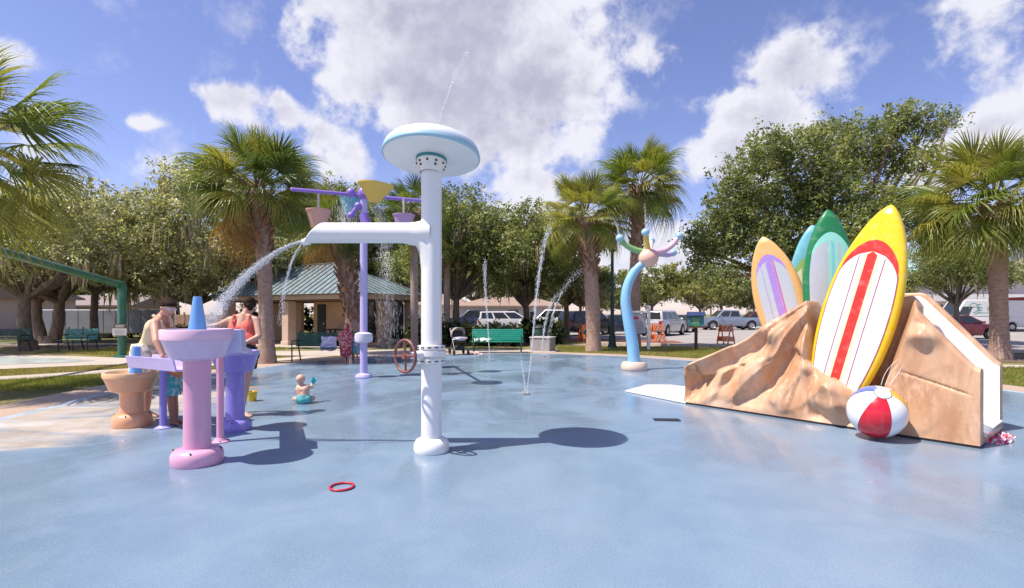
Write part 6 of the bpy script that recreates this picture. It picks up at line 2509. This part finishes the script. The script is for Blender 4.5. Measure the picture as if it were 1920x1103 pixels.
for a_, b_ in (((-.04, -.11, .02), (.11, -.10, -.20)), ((.02, .07, .02), (.13, .02, -.19))):
    mb.tube([n0 + Vector(a_), n0 + (Vector(a_) + Vector(b_)) / 2 + Vector((.03, -.01, .03)), n0 + Vector(b_)], .022, 8)
mb.build('strap', M_cream, wom2)
mb = MB()
pe, hr, hl = Vector(J['pelvis']), Vector(J['hpR']), Vector(J['hpL'])
caps(mb, hr, hl, .135, .135)
caps(mb, pe, pe + Vector((.01, 0, .10)), .15, .14)
mb.lathe([(.185, pe.z + .15), (.205, pe.z + .05), (.212, pe.z - .08), (.218, .62), (.225, .50)], (pe.x + .05, pe.y - .105, 0), 28)
mfl, tfl, bfl = material('floral_print')
cof = tfl.add('ShaderNodeTexCoord').outputs['Object']
cc = tfl.mix(tfl.ramp(tfl.noise(cof, 16, 3, .5), .52, .58), (.78, .73, .62), (.42, .38, .24))
tfl.put(bfl.inputs['Base Color'], tfl.mix(tfl.ramp(tfl.noise(cof, 11, 2, .5), .58, .62), cc, (.70, .45, .28)))
bfl.inputs['Roughness'].default_value = .85
fuse('skirt', mb, .012, mfl, wom2, 3)
mb = MB()
hc = Vector(J['head'])
r_, f_, u_ = fr
M3 = Matrix((r_, f_, u_)).transposed()
mb.ball(hc + u_ * .034 - f_ * .022, (.092, .096, .09), 12, 0, M3)
mb.ball(hc + u_ * .062 + f_ * .02, (.080, .078, .050), 12, 0, M3)
mb.ball(hc + u_ * .09 - f_ * .06, (.05, .05, .045), 10, 0, M3)
caps(mb, hc - f_ * .07 - u_ * .01, hc - f_ * .06 - u_ * .05, .055, .04)
fuse('hair', mb, .011, M_hair, wom2, 2)
mb = MB()
for k_ in (-1, 1):
    mb.ball(hc + r_ * k_ * .033 + f_ * .092 + u_ * .008, (.028, .008, .020), 8, 0, M3)
mb.tube([hc + r_ * -.08 + f_ * .01 + u_ * .01, hc + r_ * -.062 + f_ * .085 + u_ * .012, hc + r_ * .062 + f_ * .085 + u_ * .012, hc + r_ * .08 + f_ * .01 + u_ * .01], .005, 6)
mb.build('sunglasses', mat('pale_glasses', (.55, .52, .62), .15), wom2, 60)

# bending child in teal shorts behind the tall pink table
kx_, kd_ = ground(324, 799)
o = lambda px, py, d: tuple(at(px, py, d) - Vector((kx_, kd_, 0)))
J = dict(pelvis=o(323, 706, 6.95), waist=o(332, 696, 6.95), chest=o(350, 688, 6.9), neck=o(362, 686, 6.85), head=o(374, 690, 6.8), face=(.8, -.2, -.6), up=(.6, 0, .8),
         shR=o(354, 692, 6.75), elR=o(362, 720, 6.7), wrR=o(372, 742, 6.7), shL=o(356, 686, 7.02), elL=o(364, 716, 7.0), wrL=o(376, 736, 6.95),
         hpR=o(318, 712, 6.88), hpL=o(325, 711, 7.03), knR=o(320, 750, 6.86), anR=o(324, 793, 6.9), toR=(.16, -.02, 0), knL=o(327, 748, 7.0), anL=o(331, 789, 7.02), toL=(.22, .12, 0))
kid, fr = person('bending child in teal patterned shorts behind the pink table', (kx_, kd_, 0), 0, J, .74, mat('tanned_skin', (.40, .20, .135), .5, (.34, .16, .11), 7, .4, sss=.1), .010, 1.0, False)
mb = MB()
torso(mb, J, .74, .012)
fuse('shirt', mb, .010, mat('orange_shirt', (.74, .27, .14), .8), kid, 3)
mb = MB()
caps(mb, J['hpR'], J['hpL'], .105, .105)
caps(mb, J['pelvis'], Vector(J['pelvis']) + Vector((.03, 0, .03)), .11, .105)
for sd in 'RL':
    a, b = Vector(J['hp' + sd]), Vector(J['kn' + sd])
    mb.tube([a, a.lerp(b, .82)], [.088, .088], 18)
fuse('shorts', mb, .010, striped('teal_floral', (.06, .36, .42), (.10, .50, .50), (.55, .62, .60), 12), kid, 2)
mb = MB()
hc = Vector(J['head'])
r_, f_, u_ = fr
mb.ball(hc + u_ * .026 - f_ * .018, (.066, .072, .068), 10, 0, Matrix((r_, f_, u_)).transposed())
fuse('hair', mb, .010, M_hairl, kid, 2)

# seated baby with its back to us, turquoise toy in the raised hand
qx_, qd_ = ground(566, 757)
J = dict(pelvis=(.03, 0, .075), waist=(.02, .01, .15), chest=(.005, .02, .235), neck=(-.01, .025, .305), head=(-.035, .03, .385), face=(-.82, .55, -.12),
         shL=(-.07, .03, .275), elL=(-.12, .07, .21), wrL=(-.13, .13, .15), shR=(.075, .02, .275), elR=(.125, .10, .26), wrR=(.10, .16, .31), hpL=(-.03, .0, .07), hpR=(.09, .0, .07),
         knL=(-.15, .06, .07), anL=(-.13, .17, .045), toL=(-.2, .26, .0), knR=(.13, .15, .07), anR=(.05, .22, .045), toR=(.0, .3, 0))
baby, fr = person('bald baby sitting on the wet pad with a turquoise toy', (qx_, qd_, .0), R(0), J, .60, M_baby, .0075, 1.12, False)
mb = MB()
hc = Vector(J['head'])
mb.ball(hc + Vector((0, 0, .022)), (.074, .082, .076), 12)
fuse('crown_of_head', mb, .007, M_baby, baby, 2)
mb = MB()
caps(mb, (-.025, 0, .075), (.085, 0, .075), .081, .081)
caps(mb, (.03, -.008, .075), (.03, -.005, .105), .094, .084)
fuse('nappy', mb, .007, mat('turquoise_nappy', (.10, .40, .44), .8), baby, 3)
ty = thing('toy', 'turquoise toy scoop held up by the baby', 'toy', (qx_ + .11, qd_ + .19, .31))
MB().lathe([(.028, -.05), (.045, .02), (.052, .06), (.044, .06), (.02, -.04)], (0, 0, .03), 16, 0, Matrix.Rotation(R(25), 3, 'Y')).build('scoop', mat('turquoise_plastic', (.05, .45, .58), .3), ty)
MB().tube([(0, 0, -.0), (-.02, -.02, -.07)], .010, 8).build('handle', mat('turquoise_plastic', (0, 0, 0)), ty)

# two people by the dark green bench
px0, pd0 = px_x(653, 16.0), 15.75
s = .74
J = dict(pelvis=(0, 0, .62), waist=(0, 0, .74), chest=(0, .01, .87), neck=(0, .01, .99), head=(.01, -.01, 1.10), face=(-.1, -1, -.15), shL=(.125, .01, .94), elL=(.18, -.03, .78), wrL=(.12, -.12, .70),
         shR=(-.125, .01, .94), elR=(-.18, -.03, .78), wrR=(-.10, -.13, .72), hpL=(.06, 0, .60), hpR=(-.06, 0, .60), knL=(.07, -.02, .33), anL=(.07, .0, .06), toL=(.08, -.14, 0), knR=(-.07, -.02, .33), anR=(-.06, .01, .06), toR=(-.07, -.13, 0))
ch1, fr = person('child wrapped in a red and white hooded towel by the bench', (px0, pd0, -.012), 0, J, s, M_skin, .011, 1.0, False)
M_robe = striped('red_white_towel', (.40, .045, .06), (.62, .30, .30), (.34, .03, .06), 10)
mb = MB()
mb.tube([(0, .01, 1.0), (0, .01, .90), (0, .0, .70), (.01, -.01, .45), (.01, 0, .20)], [.10, .19, .195, .19, .165], 22)
caps(mb, (.02, .035, 1.11), (.01, .04, 1.02), .10, .11)
caps(mb, (-.13, -.02, .92), (-.17, -.06, .74), .075, .085)
caps(mb, (.13, -.02, .92), (.17, -.06, .74), .075, .085)
fuse('hooded_towel', mb, .012, M_robe, ch1, 3)
px1, pd1 = px_x(666, 15.9), 15.95
s2 = .58
J = {k_: (tuple(Vector(v_) * (s2 / s)) if k_ not in ('face', 'up') else v_) for k_, v_ in J.items()}
J['face'] = (-.9, -.3, -.2)
ch2, fr = person('small dark haired child in blue standing beside the bench end', (px1, pd1, -.012), 0, J, s2, M_skin, .010, 1.0, False)
mb = MB()
torso(mb, J, s2, .012)
for sd in 'LR':
    caps(mb, J['sh' + sd], J['el' + sd], .045, .042)
fuse('swim_shirt', mb, .010, striped('blue_swim_shirt', (.22, .28, .60), (.55, .58, .72), (.16, .20, .5), 9), ch2, 3)
mb = MB()
caps(mb, J['hpL'], J['hpR'], .078, .078)
for sd in 'LR':
    a, b = Vector(J['hp' + sd]), Vector(J['kn' + sd])
    mb.tube([a, a.lerp(b, .9)], [.066, .066], 14)
fuse('shorts', mb, .010, mat('pale_teal_shorts', (.20, .46, .50), .8), ch2, 2)
mb = MB()
hc = Vector(J['head'])
r_, f_, u_ = fr
mb.ball(hc + u_ * .022 - f_ * .012, (.055, .062, .058), 10, 0, Matrix((r_, f_, u_)).transposed())
fuse('hair', mb, .010, M_hairl, ch2, 2)

# ------------------------------------------------------------------ water
mw, tw, bw = material('splashing_water')
bw.inputs['Base Color'].default_value = (.86, .89, .93, 1)
bw.inputs['Roughness'].default_value = .12
bw.inputs['Specular IOR Level'].default_value = .6
trn = tw.add('ShaderNodeBsdfTransparent')
mxw = tw.add('ShaderNodeMixShader')
mxw.inputs[0].default_value = .27
tw.l.new(trn.outputs[0], mxw.inputs[1])
tw.l.new(bw.outputs[0], mxw.inputs[2])
tw.l.new(mxw.outputs[0], tw.n['Material Output'].inputs[0])
M_spray = mw

OCT = np.array([(1, 0, 0), (0, 1, 0), (-1, 0, 0), (0, -1, 0), (0, 0, 1.0), (0, 0, -1.0)], float)
OCF = np.array([(0, 1, 4), (1, 2, 4), (2, 3, 4), (3, 0, 4), (1, 0, 5), (2, 1, 5), (3, 2, 5), (0, 3, 5)])


def jet(label, pts, core, spread, n, drop, seed, fade=(1.0, .3), cat='water jet', group=None, name='water_jet', elong=4.0, tail=1.0):
    """a jet made of a broken central rope and drops strung along its path"""
    g = np.random.default_rng(seed)
    pts = [np.array(p, float) for p in spline([tuple(p) for p in pts], 8)]
    P_ = np.array(pts)
    o0 = P_[0].copy()
    P_ = P_ - o0
    seg = np.linalg.norm(np.diff(P_, axis=0), axis=1)
    cum = np.concatenate([[0], np.cumsum(seg)])
    u = g.uniform(0, 1, n) ** tail
    sl = u * cum[-1]
    k = np.clip(np.searchsorted(cum, sl) - 1, 0, len(seg) - 1)
    fr_ = (sl - cum[k]) / seg[k]
    c = P_[k] + (P_[k + 1] - P_[k]) * fr_[:, None]
    t_ = (P_[k + 1] - P_[k]) / seg[k][:, None]
    sp_ = spread[0] + (spread[1] - spread[0]) * u ** 1.3
    c = c + g.normal(0, 1, (n, 3)) * sp_[:, None]
    sz = drop * .85 * g.uniform(.4, 1.3, n) * (fade[0] + (fade[1] - fade[0]) * u)
    a = np.cross(t_, np.array((.3, .5, .81)))
    a /= np.linalg.norm(a, axis=1)[:, None]
    b = np.cross(t_, a)
    el = elong * g.uniform(.5, 1.4, n)
    V = c[:, None, :] + (OCT[None, :, 0:1] * a[:, None, :] + OCT[None, :, 1:2] * b[:, None, :]) * sz[:, None, None] + OCT[None, :, 2:3] * t_[:, None, :] * (sz * el)[:, None, None]
    F = OCF[None] + (np.arange(n) * 6)[:, None, None]
    root = thing(name, label, cat, tuple(o0), 0, group)
    if core:
        m = len(P_)
        cut_ = int(m * core[2])
        mb = MB()
        if cut_ > 2:
            mb.tube([tuple(p + g.normal(0, core[0] * .25, 3)) for p in P_[:cut_]], [core[0] + (core[1] - core[0]) * i / cut_ for i in range(cut_)], 8)
            mb.build('rope', M_spray, root, 80)
    tag(link('drops', raw_mesh('drops', V.reshape(-1, 3), F.reshape(-1, 3), M_spray, None, True), root), kind='stuff')
    return root


jet('thin jet shooting from the top of the mushroom cap', [at(823, 237, 5.6), at(834, 195, 5.6), at(851, 148, 5.65), at(868, 112, 5.75), at(884, 86, 5.9)], (.008, .004, .5), (.003, .02), 420, .0045, 1, (1, .8))
jet('broad spray arching from the white side arm towards the bathers', [at(570, 452, 5.58), at(536, 464, 5.6), at(488, 495, 5.65), at(440, 540, 5.7), at(405, 585, 5.8), at(378, 632, 5.9)], (.014, .008, .22), (.006, .058), 7500, .0034, 2, (1, .75), tail=.85, elong=7)
jet('thin stream dripping below the end of the white arm', [at(566, 456, 5.58), at(552, 480, 5.58), at(540, 515, 5.58), at(530, 560, 5.6), at(526, 610, 5.6)], (.007, .004, .45), (.004, .020), 700, .0034, 3, (1, .6), elong=7)
GJ = 'ground jets of the splash pad'
jet('tall bent ground jet rising before the concrete block', [at(988, 738, 9.6), at(996, 668, 9.6), at(1002, 600, 9.6), at(1010, 520, 9.6), at(1020, 460, 9.6), at(1030, 428, 9.6)], (.008, .007, .72), (.003, .030), 1300, .0048, 4, (1, 1.1), group=GJ, elong=7)
jet('short faint ground jet leaning left beside the tall bent jet', [at(986, 738, 9.6), at(981, 700, 9.6), at(975, 655, 9.65)], (.009, .004, .8), (.005, .02), 260, .006, 5, group=GJ)
jet('straight ground jet rising before the bright green bench', [at(918, 668, 17.6), at(914, 600, 17.6), at(910, 540, 17.6), at(909, 488, 17.6)], (.012, .011, .7), (.008, .04), 900, .008, 6, (1, 1.1), group=GJ, elong=6)
jet('low arching ground jet tumbling over the concrete block', [at(1016, 655, 17.4), at(1022, 610, 17.4), at(1034, 566, 17.4), at(1052, 548, 17.4), at(1074, 520, 17.6), at(1092, 505, 17.6)], (.010, .008, .4), (.012, .08), 1100, .0075, 7, (1, .7), group=GJ, elong=6)
jet('falling arm of the arching jet right of the block', [at(1054, 547, 17.4), at(1040, 580, 17.4), at(1030, 620, 17.4), at(1021, 668, 17.4)], (.006, .004, .3), (.02, .05), 520, .009, 8, (1, .7), group=GJ)
jet('curtain of water pouring from the yellow tipping bucket', [at(706, 380, 10.3), at(716, 420, 10.3), at(722, 480, 10.3), at(726, 560, 10.4), at(728, 660, 10.6)], None, (.05, .16), 1900, .0042, 9, (1, .7), elong=14)
jet('water streaming down from the aqua tipping bucket', [at(652, 372, 13.2), at(648, 400, 13.2), at(655, 430, 13.2)], None, (.12, .15), 900, .006, 10, (1, .9), elong=10)
for i, (p, e, lab) in enumerate((((1162, 440), (1148, 405), 'thin jet leaving the green arm of the flower post'), ((1210, 430), (1208, 372), 'thin jet leaving the yellow arm of the flower post'),
                                 ((1275, 438), (1300, 408), 'thin jet leaving the pink arm of the flower post'))):
    jet(lab, [at(*p, fd), at((p[0] + e[0]) / 2 + 1, (p[1] + e[1]) / 2, fd), at(*e, fd)], (.008, .005, .6), (.006, .03), 200, .007, 20 + i)
for i, pp in enumerate(([(1652, 722), (1660, 700), (1676, 680), (1694, 668)], [(1660, 722), (1670, 700), (1684, 684), (1696, 672)], [(1668, 722), (1680, 706), (1690, 690), (1697, 676)])):
    jet(('outermost of the three thin jets bowing up from the beach ball', 'middle one of the three thin jets above the beach ball', 'innermost short jet between ball and rock knob')[i],
        [at(x_, y_, 5.98 + .12 * j) for j, (x_, y_) in enumerate(pp)], (.0042, .0035, 1.0), (.002, .005), 90, .003, 30 + i, group='jets of the beach ball')

# wet splashes where jets land: low heaps of drops
for i, (px, py, r_, n, lab) in enumerate(((988, 738, .30, 260, 'low splash ring at the foot of the tall bent jet'), (918, 670, .45, 220, 'low splash by the foot of the straight jet'), (728, 668, .55, 420, 'splash under the yellow tipping bucket'))):
    g = np.random.default_rng(60 + i)
    x_, y_ = ground(px, py)
    rr = np.abs(g.normal(0, r_ * .5, n))
    a_ = g.uniform(0, 2 * np.pi, n)
    c = np.stack([np.cos(a_) * rr, np.sin(a_) * rr, np.abs(g.normal(0, .05, n)) * np.exp(-rr * 3) + .006], -1)
    V = c[:, None, :] + OCT[None] * (.006 * g.uniform(.4, 1.4, n))[:, None, None]
    F = OCF[None] + (np.arange(n) * 6)[:, None, None]
    me = raw_mesh('splash', V.reshape(-1, 3), F.reshape(-1, 3), M_spray, None, True)
    tag(link('splash', me, loc=(x_, y_, 0)), lab, 'splash', kind='stuff')

# brass rings of the ground jets, flush with the pad
for px, py, lab in ((988, 740, 'small round jet nozzle where the tall bent jet rises'), (918, 669, 'small round jet nozzle where the straight jet rises'), (1021, 669, 'small round jet nozzle where the arching jet lands')):
    x_, y_ = ground(px, py)
    nz = thing('jet_nozzle', lab, 'nozzle', (x_, y_, .001), 0, 'nozzles set in the pad')
    MB().lathe([(.075, 0), (.075, .006), (.065, .009), (.03, .007), (.028, .003), (.004, .003)], n=24).build('ring', mat('dull_steel', (.30, .29, .28), .35, metal=.8), nz)
    MB().lathe([(.012, .003), (.012, .012), (.004, .012)], n=12).build('orifice', M_black, nz)
